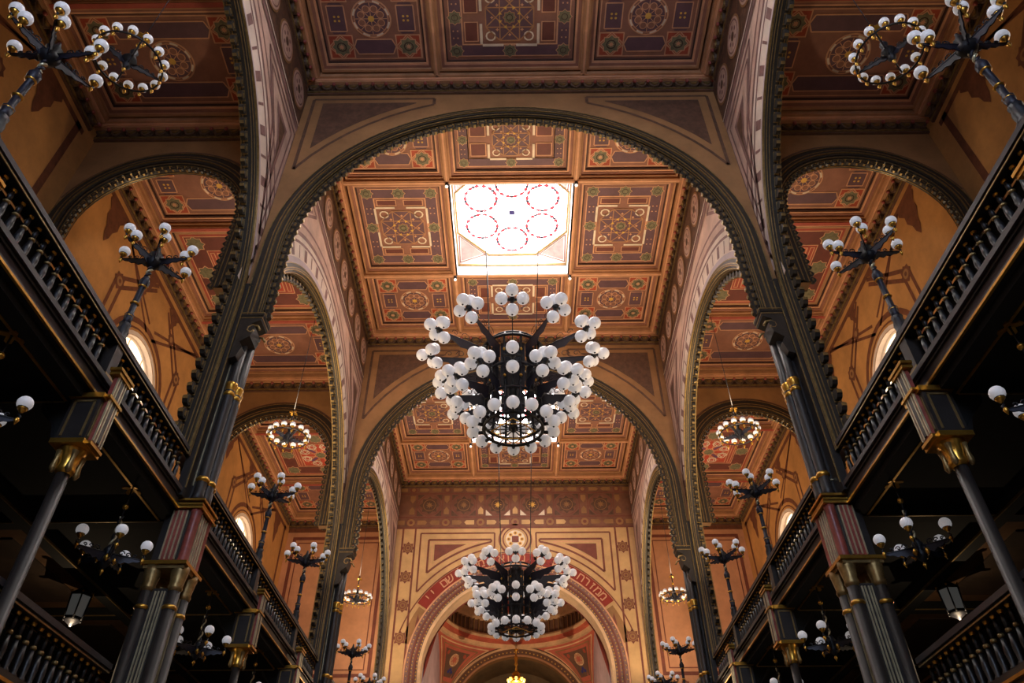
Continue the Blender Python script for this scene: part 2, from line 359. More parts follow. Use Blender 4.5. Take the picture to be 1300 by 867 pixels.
SR, SLEG = 5.2, 8.9; SZB = [12.75, 12.4, 12.8]         # nave arcade side arches
def wall_nave(s):
    mb = MB()
    for k, c in enumerate(BAYC):
        y0, y1 = ARCH_Y[k]+AT/2, (ARCH_Y[k+1]+AT/2 if k < 2 else 34.4)
        cc = (y0+y1)/2
        SZ = SZB[k]; P = lambda h, t, z, cc=cc: (s*(NW+t), cc+h, z)
        arch_wall(mb, P, y0-cc, y1-cc, SR, SZ, SLEG, 22.4, 0, NT, 'w_pink', 40)
        d = Deco(); a0, a1 = math.radians(8), math.radians(172)
        d.arc((0,SZ), 5.5, 6.35, a0, a1, 'w_cream', 1, 40); d.arc((0,SZ), 5.5, 5.68, a0, a1, 'w_lav', 2, 40)
        d.arc((0,SZ), 6.35, 6.47, math.radians(30), math.radians(150), 'w_mauve', 2, 36); d.arc((0,SZ), 6.12, 6.2, a0, a1, 'w_mauve', 2, 40)
        for i in range(27):
            a = math.radians(12+i*6); ca, sa = math.cos(a), math.sin(a)
            d.line((5.72*ca, SZ+5.72*sa), (6.08*ca, SZ+6.08*sa), .07 if i % 2 else .24, 'w_mauve', 2)
        d.arc((0,SZ), 6.7, 6.78, math.radians(33), math.radians(147), 'w_mauve', 1, 30)
        e = y1-cc-.12
        for q in (-1, 1):
            # narrow triangle between arch and pier, with nested outlines
            for w_, ins, mm in ((.1, 0, 'w_mauve'), (.07, .22, 'w_mauve')):
                d.lines([(q*(e-ins), 14.6+ins*2.2), (q*(e-ins), 19.3-ins), (q*(2.9+ins*1.8), 19.3-ins), (q*(4.25+ins*1.1), 17.9-ins*.3)], w_, mm, 2, True)
            d.poly([(q*(e-.5), 16.3), (q*(e-.5), 18.75), (q*4.1, 18.75), (q*4.7, 17.95)], 'w_mauve', 2)
            d.poly([(q*(e-.62), 16.9), (q*(e-.62), 18.6), (q*4.4, 18.6), (q*4.85, 17.9)], 'w_tan_dark', 3)
        d.rect(y0-cc, 19.5, y1-cc, 19.68, 'w_mauve', 3); d.rect(y0-cc, 19.68, y1-cc, 21.45, 'w_tan_dark', 2); d.rect(y0-cc, 19.74, y1-cc, 19.8, 'w_cream', 4)
        d.emit(mb, lambda u, v, t, cc=cc: (s*(NW-t), cc+u, v))
    mb.box(min(s*NW, s*(NW+NT)), max(s*NW, s*(NW+NT)), BACK, ARCH_Y[0]+AT/2, 0, 22.4, 'w_pink')
    wl = ob('wall_nave_%s' % SIDE[s], mb, label='pink and cream painted arcade wall, %s side of the nave' % SIDE[s], kind='structure')
    md = Deco().disc((0,0), .56, 'w_tan', 1).disc((0,0), .5, 'w_pink', 2).ring((0,0), .4, .44, 'w_mauve', 3).disc((0,0), .12, 'w_tan_dark', 3)
    for i in range(6): md.disc((.24*math.cos(i*PI/3), .24*math.sin(i*PI/3)), .06, 'w_mauve', 3, 8)
    me = md.emit(MB(), lambda u, v, t: (-s*t, u, v), .012).mesh('medallion')
    for k in range(3):
        y0, y1 = ARCH_Y[k]+AT, ARCH_Y[k+1]
        for i in range(8): ob('medallion', me, wl, loc=(s*(NW-.02), y0+(i+.5)*(y1-y0)/8, 20.55))
    for k in range(3):
        y0, y1 = ARCH_Y[k]+AT/2, (ARCH_Y[k+1]+AT/2 if k < 2 else 34.4); cc = (y0+y1)/2
        SZ = SZB[k]; P = lambda h, t, z, cc=cc: (s*(NW+t), cc+h, z)
        mb = MB(); mould(mb, P, SR, .3, 0, SZ, SLEG, -1); mould(mb, P, SR, .3, NT, SZ, SLEG, 1, 30)
        t = trim('dark gilt-lined arcade arch, %s side, %s bay' % (SIDE[s], ORD[k]), mb)
        if k < 2:
            place_dentils(t, P, 'y', SR, SZ, SLEG, NT-.06, .3, DENT, (lambda h, z: h > -1) if k == 0 else None)
        else:
            st = MB()
            for tt in (NT-.06,):
                for h, z, a in arch_walk(SR, SZ, SLEG, .3):
                    ca, sa = math.cos(a), math.sin(a)
                    pt_ = lambda u, v: (h+u*sa-v*ca*-1*-1, z-u*ca-v*sa*1)
                    q = [(h-sa*.11, z+ca*.11), (h+sa*.11, z-ca*.11), (h+sa*.07-ca*.2, z-ca*.07-sa*.2), (h-sa*.07-ca*.2, z+ca*.07-sa*.2)]
                    st.prism(q, lambda u, v, w_: P(u, w_, v), tt-.05, tt+.05, 'moulding')
            ob('dentil_row', st, t, kind='stuff')
for s in (-1, 1): wall_nave(s)

AR, AZ, ALEG = 2.12, 15.88, 13.4      # aisle transverse arches
ACX = (NW+NT+AX)/2
for s in (-1, 1):
    for k in (1, 2):
        y0 = ARCH_Y[k]; P = lambda h, t, z, y0=y0: (s*ACX+h, y0+t, z)
        hw = (AX-NW-NT)/2; mb = MB(); arch_wall(mb, P, -hw, hw, AR, AZ, ALEG, ZA+.5, 0, AT, 'w_tan', 24)
        Deco().arc((s*ACX, AZ), 2.62, 2.7, .3, PI-.3, 'w_tan_dark', 1, 20).emit(mb, lambda u, v, t: (u, y0-t, v))
        ob('wall_aisle_%d' % (k+(0 if s < 0 else 2)), mb, label='tan wall over the %s aisle arch, %s' % (SIDE[s], ('nearer one', 'farther one')[k-1]), kind='structure')
        mb = MB(); mould(mb, P, AR, .5, 0, AZ, ALEG, -1, 28); mould(mb, P, AR, .3, AT, AZ, ALEG, 1, 20)
        t = trim('dark round arch across the %s aisle, %s' % (SIDE[s], ('nearer one', 'farther one')[k-1]), mb)
        place_dentils(t, P, 'x', AR, AZ, ALEG, .05, .2, DENT_S)

# ------------------------------------------------------------------ ceilings
def panel_rosette(a, b):
    d = Deco(); d.rect(-a,-b,a,b,'p_brown',0); d.frame(-a+.05,-b+.05,a-.05,b-.05,.03,'p_line',2)
    q = .36; A, B = a-.07, b-.07
    for su in (-1, 1):
        for sv in (-1, 1):
            c = (su*(A-q), sv*(B-q)); d.rect(c[0]-q, c[1]-q, c[0]+q, c[1]+q, 'p_red', 2); d.frame(c[0]-q, c[1]-q, c[0]+q, c[1]+q, .035, 'p_line', 4)
            d.lines([(c[0]-q, c[1]), (c[0], c[1]+q), (c[0]+q, c[1]), (c[0], c[1]-q)], .035, 'p_line', 3, True); d.star(c, .31, 'p_line', 4); d.star(c, .27, 'p_green', 5); d.ring(c, .11, .14, 'p_dark', 6, 12); d.star(c, .09, 'p_line', 6, .5)
    for su in (-1, 1):
        v1 = B-2*q
        if v1 > .25:
            for sg in (1,): 
                d.poly([(su*A-su*.12, -v1+.12), (su*A-su*.12, v1-.12), (su*(A-.2), v1-.02), (su*(A-2*q+.2), v1-.02), (su*(A-2*q+.12), v1-.12), (su*(A-2*q+.12), -v1+.12), (su*(A-2*q+.2), -v1+.02), (su*(A-.2), -v1+.02)], 'p_purple', 2)
                d.lines([(su*(A-.12), -v1+.1), (su*(A-.12), v1-.1), (su*(A-2*q+.12), v1-.1), (su*(A-2*q+.12), -v1+.1)], .035, 'p_line', 3, True)
            for i in (-.06, .06):
                for j in (-.06, .06): d.disc((su*(A-q)+i, j), .035, 'p_yellow', 4, 8)
        u1 = A-2*q
        if u1 > .25:
            d.poly([(-u1+.1, su*(B-.14)), (u1-.1, su*(B-.14)), (u1, su*(B-q)), (u1-.1, su*(B-2*q+.14)), (-u1+.1, su*(B-2*q+.14)), (-u1, su*(B-q))], 'p_purple', 2)
            d.lines([(-u1+.1, su*(B-.14)), (u1-.1, su*(B-.14)), (u1, su*(B-q)), (u1-.1, su*(B-2*q+.14)), (-u1+.1, su*(B-2*q+.14)), (-u1, su*(B-q))], .035, 'p_line', 3, True)
    R = max(min(min(A-2*q, B-2*q)+.1, 1.0), .56)
    d.disc((0,0), R, 'p_line', 3); d.disc((0,0), R-.04, 'p_brown', 4); d.ring((0,0), R*.82, R*.86, 'p_line', 5); d.disc((0,0), R*.8, 'p_purple', 5)
    for i in range(8):
        a_ = PI/8+i*PI/4; d.arc((0,0), R*.84, R*.93, a_-.2, a_+.2, 'p_white', 6, 4)
        d.disc((R*.52*math.cos(a_), R*.52*math.sin(a_)), R*.19, 'p_line', 6, 12); d.disc((R*.52*math.cos(a_), R*.52*math.sin(a_)), R*.15, 'p_brown', 7, 12)
        d.line((0,0), (R*.8*math.cos(a_+PI/8), R*.8*math.sin(a_+PI/8)), .02, 'p_line', 6)
    d.disc((0,0), R*.16, 'p_yellow', 7, 12)
    return d
def panel_star(a, b):
    d = Deco(); d.rect(-a,-b,a,b,'p_brown',0)
    A, B = a-.1, b-.1; q = min(A, B)*.15; d.frame(-A,-B,A,B,.03,'p_line',3)
    uu, vv = (-(A-q), 0, A-q), (-(B-q), 0, B-q)
    # purple border blocks
    d.rect(-A, -B, A, -B+2*q, 'p_purple', 2); d.rect(-A, B-2*q, A, B, 'p_purple', 2); d.rect(-A, -B, -A+2*q, B, 'p_purple', 2); d.rect(A-2*q, -B, A, B, 'p_purple', 2)
    d.frame(-A+2*q, -B+2*q, A-2*q, B-2*q, .03, 'p_line', 4)
    for u in uu:
        for v in vv:
            if u == 0 and v == 0: continue
            d.star((u,v), q*1.3, 'p_line', 4); d.star((u,v), q*1.16, 'p_green', 5); d.ring((u,v), q*.45, q*.55, 'p_dark', 6, 12)
    for su in (-1, 1):
        for sv in (-.5, .5):
            for i in (-1, 1):
                for j in (-1, 1):
                    d.disc((su*(A-q)+i*q*.35, sv*(B-q)+j*q*.6), q*.14, 'p_line', 5, 8)
    ia, ib = A-2*q, B-2*q; r = min(ia, ib)*.93
    # corner fields and inner square with white brackets
    d.frame(-ia, -ib, ia, ib, .04, 'p_line', 4)
    if abs(ia-ib) > .25:
        pass
    for su in (-1, 1):
        for sv in (-1, 1):
            x0, y0 = su*(r+.03), sv*(r+.03); L = r*.8
            d.line((x0, y0+sv*.03), (x0-su*L, y0+sv*.03), .075, 'p_white', 5); d.line((x0+su*.03, y0), (x0+su*.03, y0-sv*L), .075, 'p_white', 5)
            d.arc((su*r*.72, sv*r*.72), r*.14, r*.2, 0, 2*PI, 'p_white', 5, 10)
            # infill rectangles outside the inner square
            if ia-r > .3: d.rect(su*(r+.14), sv*.12, su*(ia-.08), sv*(ib-.1), 'a_dark', 3); d.frame(min(su*(r+.14), su*(ia-.08)), min(sv*.12, sv*(ib-.1)), max(su*(r+.14), su*(ia-.08)), max(sv*.12, sv*(ib-.1)), .03, 'p_line', 4)
            if ib-r > .3: d.rect(su*.12, sv*(r+.14), su*(ia-.1), sv*(ib-.08), 'a_dark', 3); d.frame(min(su*.12, su*(ia-.1)), min(sv*(r+.14), sv*(ib-.08)), max(su*.12, su*(ia-.1)), max(sv*(r+.14), sv*(ib-.08)), .03, 'p_line', 4)
    p = lambda rr, aa: (rr*math.cos(aa), rr*math.sin(aa))
    V = [p(r*.97, i*PI/4+PI/8) for i in range(8)]
    d.poly(V, 'p_purple', 4); d.lines(V, .035, 'p_ochre', 5, True)
    for i in range(8):
        d.line(V[i], V[(i+3) % 8], .034, 'p_ochre', 6)
        a_ = i*PI/4
        d.poly([p(r*.3, a_+PI/8), p(r*.44, a_+PI/8-.15), p(r*.44, a_+PI/8+.15)], 'p_yellow', 7)
        d.star(p(r*.66, a_+PI/8*0), r*.07, 'p_line', 7, .5, 4)
    d.star((0,0), r*.27, 'p_ochre', 7); d.star((0,0), r*.23, 'p_green', 8); d.ring((0,0), r*.1, r*.13, 'p_dark', 9, 12)
    return d
def panel_aisle(a, b):
    d = Deco(); d.rect(-a,-b,a,b,'p_ochre',0); d.rect(-a+.12,-b+.12,a-.12,b-.12,'a_base',1); d.frame(-a+.2,-b+.2,a-.2,b-.2,.03,'p_line',2)
    A, B = a-.24, b-.24; q = .28
    d.rect(-A,-B,A,-B+2*q,'a_dark',2); d.rect(-A,B-2*q,A,B,'a_dark',2); d.rect(-A,-B,-A+2*q,B,'a_dark',2); d.rect(A-2*q,-B,A,B,'a_dark',2)
    d.frame(-A+2*q,-B+2*q,A-2*q,B-2*q,.03,'p_line',3)
    for u in (-(A-q), 0, A-q):
        for v in (-(B-q), 0, B-q):
            if u or v: d.star((u,v), q*1.2, 'p_line', 3); d.star((u,v), q*1.07, 'p_green', 4)
    r = min(A, B)-2*q-.1
    d.rect(-r,-r,r,r,'a_red',3); d.frame(-r,-r,r,r,.04,'p_line',5)
    p = lambda rr, aa: (rr*math.cos(aa), rr*math.sin(aa))
    for i in range(8):
        a_ = i*PI/4
        d.poly([p(r*.32, a_-.22), p(r*.32, a_+.22), p(r*.8, a_+.1), p(r*.8, a_-.1)], 'p_violet' if i % 2 else 'a_red', 4)
        for sg in (-1, 1): d.line(p(r*.2, a_+sg*.9), p(r*1.0, a_+sg*.1), .04, 'p_line', 6)
        c = p(r*.78, a_+PI/8); d.star(c, r*.2, 'p_white', 5, .6, 4, a_); d.star(c, r*.13, 'a_red', 6, .6, 4, a_)
        d.lines([p(r*.55, a_+PI/8), p(r*.72, a_+.1), p(r*.98, a_+.22), p(r*.98, a_+.57), p(r*.72, a_+PI/4-.1)], .045, 'p_white', 7, True)
    d.star((0,0), r*.3, 'p_line', 6); d.star((0,0), r*.26, 'p_green', 7)
    for su in (-1, 1):
        if A-2*q-r > .2: d.rect(su*(r+.08), -r, su*(A-2*q-.08), r, 'a_base', 3); d.frame(min(su*(r+.08), su*(A-2*q-.08)), -r, max(su*(r+.08), su*(A-2*q-.08)), r, .03, 'p_line', 4)
        if B-2*q-r > .2: d.rect(-r, su*(r+.08), r, su*(B-2*q-.08), 'a_base', 3)
    return d
down = lambda u, v, t: (u, v, -t)
PCACHE = {}
def panel_mesh(kind, a, b):
    k = (kind, round(a, 2), round(b, 2))
    if k not in PCACHE: PCACHE[k] = {'r': panel_rosette, 's': panel_star, 'a': panel_aisle}[kind](a, b).emit(MB(), down, .005).mesh('coffer_panel')
    return PCACHE[k]

# scalloped corbel of the cornice; local -Y faces the room
def corbel_mesh():
    mb = MB(); r = .15
    out = [(-.18,.13),(-.18,.06)]+[(-r*math.cos(PI*i/6), .06-r*.95*math.sin(PI*i/6)*1.25) for i in range(7)]+[(.18,.06),(.18,.13)]
    mb.prism(out, lambda u, v, t: (u, t, v), -.16, -.02, 'scallop')
    out2 = [(u*.62, v*.62+.02) for u, v in out[1:-1]]
    mb.prism(out2, lambda u, v, t: (u, t, v), -.19, -.16, 'gilt')
    mb.sphere((.19, -.2, .1), .062, 'red_marble', 6, 4)
    return mb.mesh('corbel')
CORB = corbel_mesh()
def cornice(label, p0, p1, nrm, z, proj=.36):
    # p0 -> p1 along the wall, nrm = unit vector into the room, z = underside of the coffer beams
    p0, p1, nrm = Vector(p0), Vector(p1), Vector(nrm); L = (p1-p0).length; ang = math.atan2(nrm.x, -nrm.y)
    mb = MB()
    def bar(d0, d1, z0, z1, m): mb.box(0, L, -d1, -d0, z0-z, z1-z, m)
    bar(0, proj, z-.02, z+.3, 'p_ochre'); bar(0, proj*.82, z-.08, z-.02, 'p_line'); bar(0, proj*.7, z-.14, z-.08, 'p_ochre')
    bar(0, .06, z-.36, z-.14, 'p_dark'); bar(0, .1, z-.41, z-.36, 'gilt'); bar(0, .07, z-.47, z-.41, 'w_tan_dark')
    NTRIM[0] += 1
    # frame with local X along the wall and local -Y into the room
    xdir = Vector((nrm.y*-1, nrm.x, 0))*-1
    start = p0 if (p1-p0).dot(Vector((math.cos(ang), math.sin(ang), 0))) > 0 else p1
    t = ob('trim_%d' % NTRIM[0], mb, loc=(start.x, start.y, z), rot=(0,0,ang), label=label, kind='structure')
    n = max(1, int(L/.38))
    for i in range(n): ob('corbel', CORB, t, loc=((i+.5)*L/n, 0, -.27))
    return t

BEAM = .17; PM = .25
def panel_mould(a, b):
    # three stepped rectangles rising from the beams to the painted panel
    fr = MB()
    for (o0, o1), z0, m_ in (((PM-.07, PM), -.2, 'p_ochre'), ((.1, PM-.07), -.12, 'p_brown'), ((.04, .1), -.09, 'p_line'), ((0, .04), -.06, 'p_dark')):
        A0, A1, B0, B1 = a+o0, a+o1, b+o0, b+o1
        fr.box(-A1, -A0, -B1, B1, z0, .03, m_); fr.box(A0, A1, -B1, B1, z0, .03, m_); fr.box(-A0, A0, -B1, -B0, z0, .03, m_); fr.box(-A0, A0, B0, B1, z0, .03, m_)
    return fr
for k, c in enumerate(BAYC):
    y0, y1 = ARCH_Y[k]+AT, ARCH_Y[k+1]
    lab = ['nearest bay', 'skylight bay', 'farthest bay'][k]
    ceil = ob('ceiling_nave_%d' % (k+1), None, loc=(0, (y0+y1)/2, ZC), label='painted coffered nave ceiling over the %s' % lab, kind='structure')
    oy = -(y0+y1)/2
    xs = [-NW+.34, -2.15, 2.15, NW-.34]; yb = [y0+.34, c-2.15, c+2.15, y1-.34]
    for i in range(3):
        for j in range(3):
            a, b = (xs[i+1]-xs[i])/2-BEAM/2-PM, (yb[j+1]-yb[j])/2-BEAM/2-PM; cx, cy = (xs[i]+xs[i+1])/2, (yb[j]+yb[j+1])/2
            if i == 1 and j == 1: continue
            kind = 's' if (i == 1 or j == 1) else 'r'
            ob('coffer_panel', panel_mesh(kind, a, b), ceil, loc=(cx, cy+oy, .3))
            fr = panel_mould(a, b)
            ob('panel_moulding', fr, ceil, loc=(cx, cy+oy, .3))
    hb = BEAM/2
    for x in xs[1:3]:
        mb = MB().box(-hb, hb, y0+oy, y1+oy, 0, .4, 'p_ochre').box(-.03, .03, y0+oy, y1+oy, -.02, 0, 'p_line'); ob('beam', mb, ceil, loc=(x, 0, 0))
    for y in yb[1:3]:
        mb = MB().box(-NW, NW, -hb, hb, .004, .4, 'p_ochre').box(-NW, NW, -.03, .03, -.016, .004, 'p_line'); ob('beam', mb, ceil, loc=(0, y+oy, 0))
    # roof slab with the skylight opening
    mb = MB()
    for X0, X1, Y0, Y1 in ((-NW-.7, -2.2, y0-.3, y1+.3), (2.2, NW+.7, y0-.3, y1+.3), (-2.2, 2.2, y0-.3, yb[1]), (-2.2, 2.2, yb[2], y1+.3)):
        mb.box(X0, X1, Y0+oy, Y1+oy, .36, .5, 'p_brown')
    ob('slab', mb, ceil)
    # skylight: well, corner spandrels, octagonal leaded glass
    sk = ob('window_%d' % (7+k), None, loc=(0, c, ZC), label='octagonal leaded skylight in the nave ceiling, %s' % lab, kind='structure')
    w0, hz = 2.06, 1.05
    mb = MB()
    for X0, X1, Y0, Y1 in ((-w0-.06, -w0, -w0, w0), (w0, w0+.06, -w0, w0), (-w0-.06, w0+.06, w0, w0+.06), (-w0-.06, w0+.06, -w0-.06, -w0)): mb.box(X0, X1, Y0, Y1, 0, hz, 'sky_wall')
    for q in (-1, 1): mb.box(-w0, w0, q*w0-.05, q*w0+.05, hz*.42, hz*.5, 'gilt'); mb.box(q*w0-.05, q*w0+.05, -w0, w0, hz*.42, hz*.5, 'gilt')
    ob('well', mb, sk)
    cut = 1.15
    for su in (-1, 1):
        for sv in (-1, 1):
            tri = [(su*w0, sv*w0, hz*.5), (su*(w0-cut), sv*w0, hz), (su*w0, sv*(w0-cut), hz)]
            mb = MB().add(tri, [(0,1,2)], 'sky_wall'); ctr = Vector([sum(v[i] for v in tri)/3 for i in range(3)])
            for f, off, m_ in ((.86, .012, 'w_wine'), (.78, .02, 'sky_wall'), (.7, .028, 'sky_pink')):
                mb.add([tuple(ctr+(Vector(v)-ctr)*f+Vector((-su, -sv, -.8)).normalized()*off) for v in tri], [(0,1,2)], m_)
            ob('corner_spandrel', mb, sk)
    octo = [(su, sv) for su, sv in ((w0-cut, -w0), (w0, -w0+cut), (w0, w0-cut), (w0-cut, w0), (-w0+cut, w0), (-w0, w0-cut), (-w0, -w0+cut), (-w0+cut, -w0))]
    ob('glass', MB().add([(u, v, hz+.04) for u, v in octo], [tuple(range(8))], 'sky_glass'), sk)
    ob('frame', MB().tube([(u*.985, v*.985, hz) for u, v in octo], .05, 'gilt', 6, True), sk)
    pat = MB(); d = Deco()
    for i in range(6):
        a0 = PI/6+i*PI/3 - PI/6 + PI/6; cc = (1.28*math.cos(a0), 1.28*math.sin(a0))
        for j in range(14):
            t_ = 2*PI*j/14; p = (cc[0]+.56*math.cos(t_), cc[1]+.56*math.sin(t_))
            if max(abs(p[0]), abs(p[1])) < w0-.1 and abs(p[0])+abs(p[1]) < 2*w0-cut-.1:
                d.poly([(p[0]+.15*math.cos(t_+q*PI/2+PI/2)*(1 if q % 2 == 0 else .5), p[1]+.15*math.sin(t_+q*PI/2+PI/2)*(1 if q % 2 == 0 else .5)) for q in range(4)], 'sky_red', 1)
        for j in range(0, 14, 3): 
            t_ = 2*PI*(j+.5)/14; p = (cc[0]+.56*math.cos(t_), cc[1]+.56*math.sin(t_))
            if max(abs(p[0]), abs(p[1])) < w0-.1 and abs(p[0])+abs(p[1]) < 2*w0-cut-.1: d.rect(p[0]-.055, p[1]-.055, p[0]+.055, p[1]+.055, 'sky_lead', 2)
        d.ring(cc, .54, .58, 'sky_pale', 0, 28)
    d.rect(-.1, -.1, .1, .1, 'blue', 2)
    d.emit(pat, lambda u, v, t: (u, v, hz+.03-t)); ob('leaded_pattern', pat, sk, kind='stuff')
    for su in (-1, 1):
        for sv in (-1, 1):
            b_ = ob('bulb_holder', MB().lathe([(.05,.02),(.07,-.06),(.05,-.12)], 'iron', 8), ceil, loc=(su*2.15, c+sv*2.15+oy, -.02))
            ob('bulb', MB().sphere((0,0,-.17), .055, 'bulb', 8, 6), b_)
    cornice('scalloped cornice on the arch wall at the far end of the %s' % lab, (-NW, y1, 0), (NW, y1, 0), (0,-1,0), ZC)
    for s in (-1, 1): cornice('scalloped cornice along the %s nave wall, %s' % (SIDE[s], lab), (s*NW, y0, 0), (s*NW, y1-.36, 0), (-s,0,0), ZC)
    # aisle ceilings
    for s in (-1, 1):
        x0, x1 = NW+NT, AX; ca = ob('ceiling_aisle_%d' % (k+1+(0 if s < 0 else 3)), None, loc=(s*(x0+x1)/2, (y0+y1)/2, ZA), label='red painted coffered ceiling over the %s aisle, %s' % (SIDE[s], lab), kind='structure')
        hw = (x1-x0)/2-.34
        for j in range(3):
            b = (yb[j+1]-yb[j])/2-BEAM/2-PM; a = hw-PM; cy = (yb[j]+yb[j+1])/2
            ob('coffer_panel', panel_mesh('a' if j == 1 else 'r', a, b), ca, loc=(0, cy+oy, .3))
            fr = panel_mould(a, b)
            ob('panel_moulding', fr, ca, loc=(0, cy+oy, .3))
        for y in yb[1:3]: ob('beam', MB().box(-hw-.34, hw+.34, -hb, hb, 0, .4, 'p_ochre').box(-hw-.34, hw+.34, -.06, .06, -.03, 0, 'a_base'), ca, loc=(0, y+oy, 0))
        ob('slab', MB().box(-hw-.4, hw+.4, y0+oy-.3, y1+oy+.3, .36, .5, 'p_brown'), ca)
        cornice('scalloped cornice at the far end of the %s aisle, %s' % (SIDE[s], lab), (s*x0, y1, 0), (s*x1, y1, 0), (0,-1,0), ZA)
        cornice('scalloped cornice along the %s outer wall, %s' % (SIDE[s], lab), (s*x1, y0, 0), (s*x1, y1-.36, 0), (-s,0,0), ZA)
ob('ceiling_back', MB().box(-AX, AX, BACK, ARCH_Y[0]+AT, ZC, ZC+.3, 'p_brown'), label='plain ceiling behind the viewer', kind='structure')

# ------------------------------------------------------------------ end wall, inscription and apse
EY = 34.4; ER, EZ = 4.29, 12.1
def ringband(mb, c, r0, r1, z0, z1, mat, n=64, a0=0, a1=2*PI):
    vs = []; fs = []
    for i in range(n+1):
        a = a0+(a1-a0)*i/n; ca, sa = math.cos(a), math.sin(a)
        for r, z in ((r0,z0),(r1,z0),(r1,z1),(r0,z1)): vs.append((c[0]+r*ca, c[1]+r*sa, z))
    for i in range(n):
        for k in range(4): fs.append((4*i+k, 4*i+(k+1) % 4, 4*i+4+(k+1) % 4, 4*i+4+k))
    mb.add(vs, fs, mat)
P = lambda h, t, z: (h, EY+t, z)
mb = MB(); arch_wall(mb, P, -NW-NT, NW+NT, ER, EZ, 0, 22.4, 0, 1.0, 'w_tan_light', 48, 'apse_cream')
d = Deco(); WN = 'w_wine'
d.rect(-NW, 19.05, NW, 21.4, 'w_frieze', 1); d.rect(-NW, 19.0, NW, 19.09, WN, 2); d.rect(-NW, 19.6, NW, 19.67, WN, 2); d.rect(-NW, 20.95, NW, 21.01, WN, 2)
for i in range(-3, 4):
    x = i*1.76
    d.star((x, 19.34), .27, WN, 3); d.disc((x, 19.34), .2, 'w_tan', 4); d.disc((x, 19.34), .09, WN, 5)
    d.star((x, 21.2), .2, WN, 3); d.disc((x, 21.2), .1, 'w_tan', 4)
    for q in (-1, 1):
        d.poly([(x+q*.32, 19.22), (x+q*.72, 19.22), (x+q*.82, 19.34), (x+q*.72, 19.46), (x+q*.32, 19.46)], 'w_tan_light' if abs(i) < 2 else 'w_tan', 3)
        d.poly([(x+q*.32, 21.1), (x+q*.72, 21.1), (x+q*.82, 21.2), (x+q*.72, 21.3), (x+q*.32, 21.3)], 'w_tan', 3)
    d.poly([(x-.13, 19.8), (x+.13, 19.8), (x+.13, 20.05), (x, 20.22), (x-.13, 20.05)], 'w_tan_light' if abs(i) < 2 else 'w_tan', 3)
    d.poly([(x-.13, 20.85), (x+.13, 20.85), (x+.13, 20.6), (x, 20.42), (x-.13, 20.6)], 'w_tan', 3)
for i in range(-3, 3):
    x = i*1.76+.88; c = (x, 20.31)
    d.ring(c, .54, .58, WN, 3); d.star(c, .52, 'w_tan_dark', 3, .72); d.ring(c, .3, .33, 'w_tan', 4, 18); d.star(c, .2, 'p_yellow' if abs(i+.5) < 1 else 'w_tan', 5, .45)
    for su in (-1, 1):
        for sv in (-1, 1): d.poly([(x+su*.62, 20.31+sv*.6), (x+su*.62, 20.31+sv*.28), (x+su*.3, 20.31+sv*.6)], 'p_white' if abs(i+.5) < 1 and sv < 0 else 'w_tan_dark', 4)
        d.line((x+su*.66, 19.7), (x+su*.66, 20.92), .04, WN, 4)
for q in (-1, 1):
    for x in (5.0, 5.62): d.rect(q*x-.045, 0, q*x+.045, 19.0, WN, 2)
    for z in (17.97, 16.5, 15.1, 13.6):
        d.star((q*5.31, z), .34, WN, 3, .7); d.disc((q*5.31, z), .22, 'w_tan', 4); d.ring((q*5.31, z), .13, .17, WN, 5, 16); d.disc((q*5.31, z), .06, WN, 5)
    def spand(r, xo, zt, xin, a_hi):
        A = [math.radians(v) for v in range(0, 91)]
        arc = [(q*r*math.cos(a), EZ+r*math.sin(a)) for a in A if r*math.cos(a) < xo and r*math.cos(a) > xin and EZ+r*math.sin(a) < zt]
        return [(q*xo, arc[0][1])] + arc + [(arc[-1][0], zt), (q*xo, zt)]
    d.lines(spand(5.95, 4.72, 18.75, .95, 0), .08, WN, 2, True); d.lines(spand(6.28, 4.3, 18.4, 1.15, 0), .1, WN, 2, True)
    d.lines(spand(6.42, 4.12, 18.26, 1.3, 0), .03, 'p_line', 2, True)
    d.poly(spand(6.52, 4.0, 18.15, 1.6, 0), 'w_wine', 2)
    flame(d, q*4.55, 12.3, 2.4, .3, 1, 'w_wine', 3)
d.ring((0, 18.4), .74, .84, WN, 4, 36); d.ring((0, 18.4), .58, .64, WN, 4, 32); d.disc((0, 18.4), .48, 'p_white', 4)
for i in range(8): d.disc((.33*math.cos(i*PI/4), 18.4+.33*math.sin(i*PI/4)), .1, 'p_yellow', 5, 10); d.disc((.33*math.cos(i*PI/4), 18.4+.33*math.sin(i*PI/4)), .05, 'w_wine', 6, 8)
d.rect(-.17, 18.23, .17, 18.57, 'w_wine', 7)
aL, aR = math.radians(146), math.radians(34.5)
d.arc((0,EZ), 5.6, 5.66, math.radians(18), math.radians(162), WN, 3, 60); d.arc((0,EZ), 5.02, 5.58, aR, aL, 'band_red', 3, 60)
for q in (1, -1): d.arc((0,EZ), 5.0, 5.4, (PI-math.radians(33)) if q < 0 else math.radians(14), (PI-math.radians(14)) if q < 0 else math.radians(33), 'w_tan', 2, 14)
d.emit(mb, lambda u, v, t: (u, EY-t, v))
we = ob('wall_end', mb, label='tan end wall painted with wine-red frames around the ark arch', kind='structure')
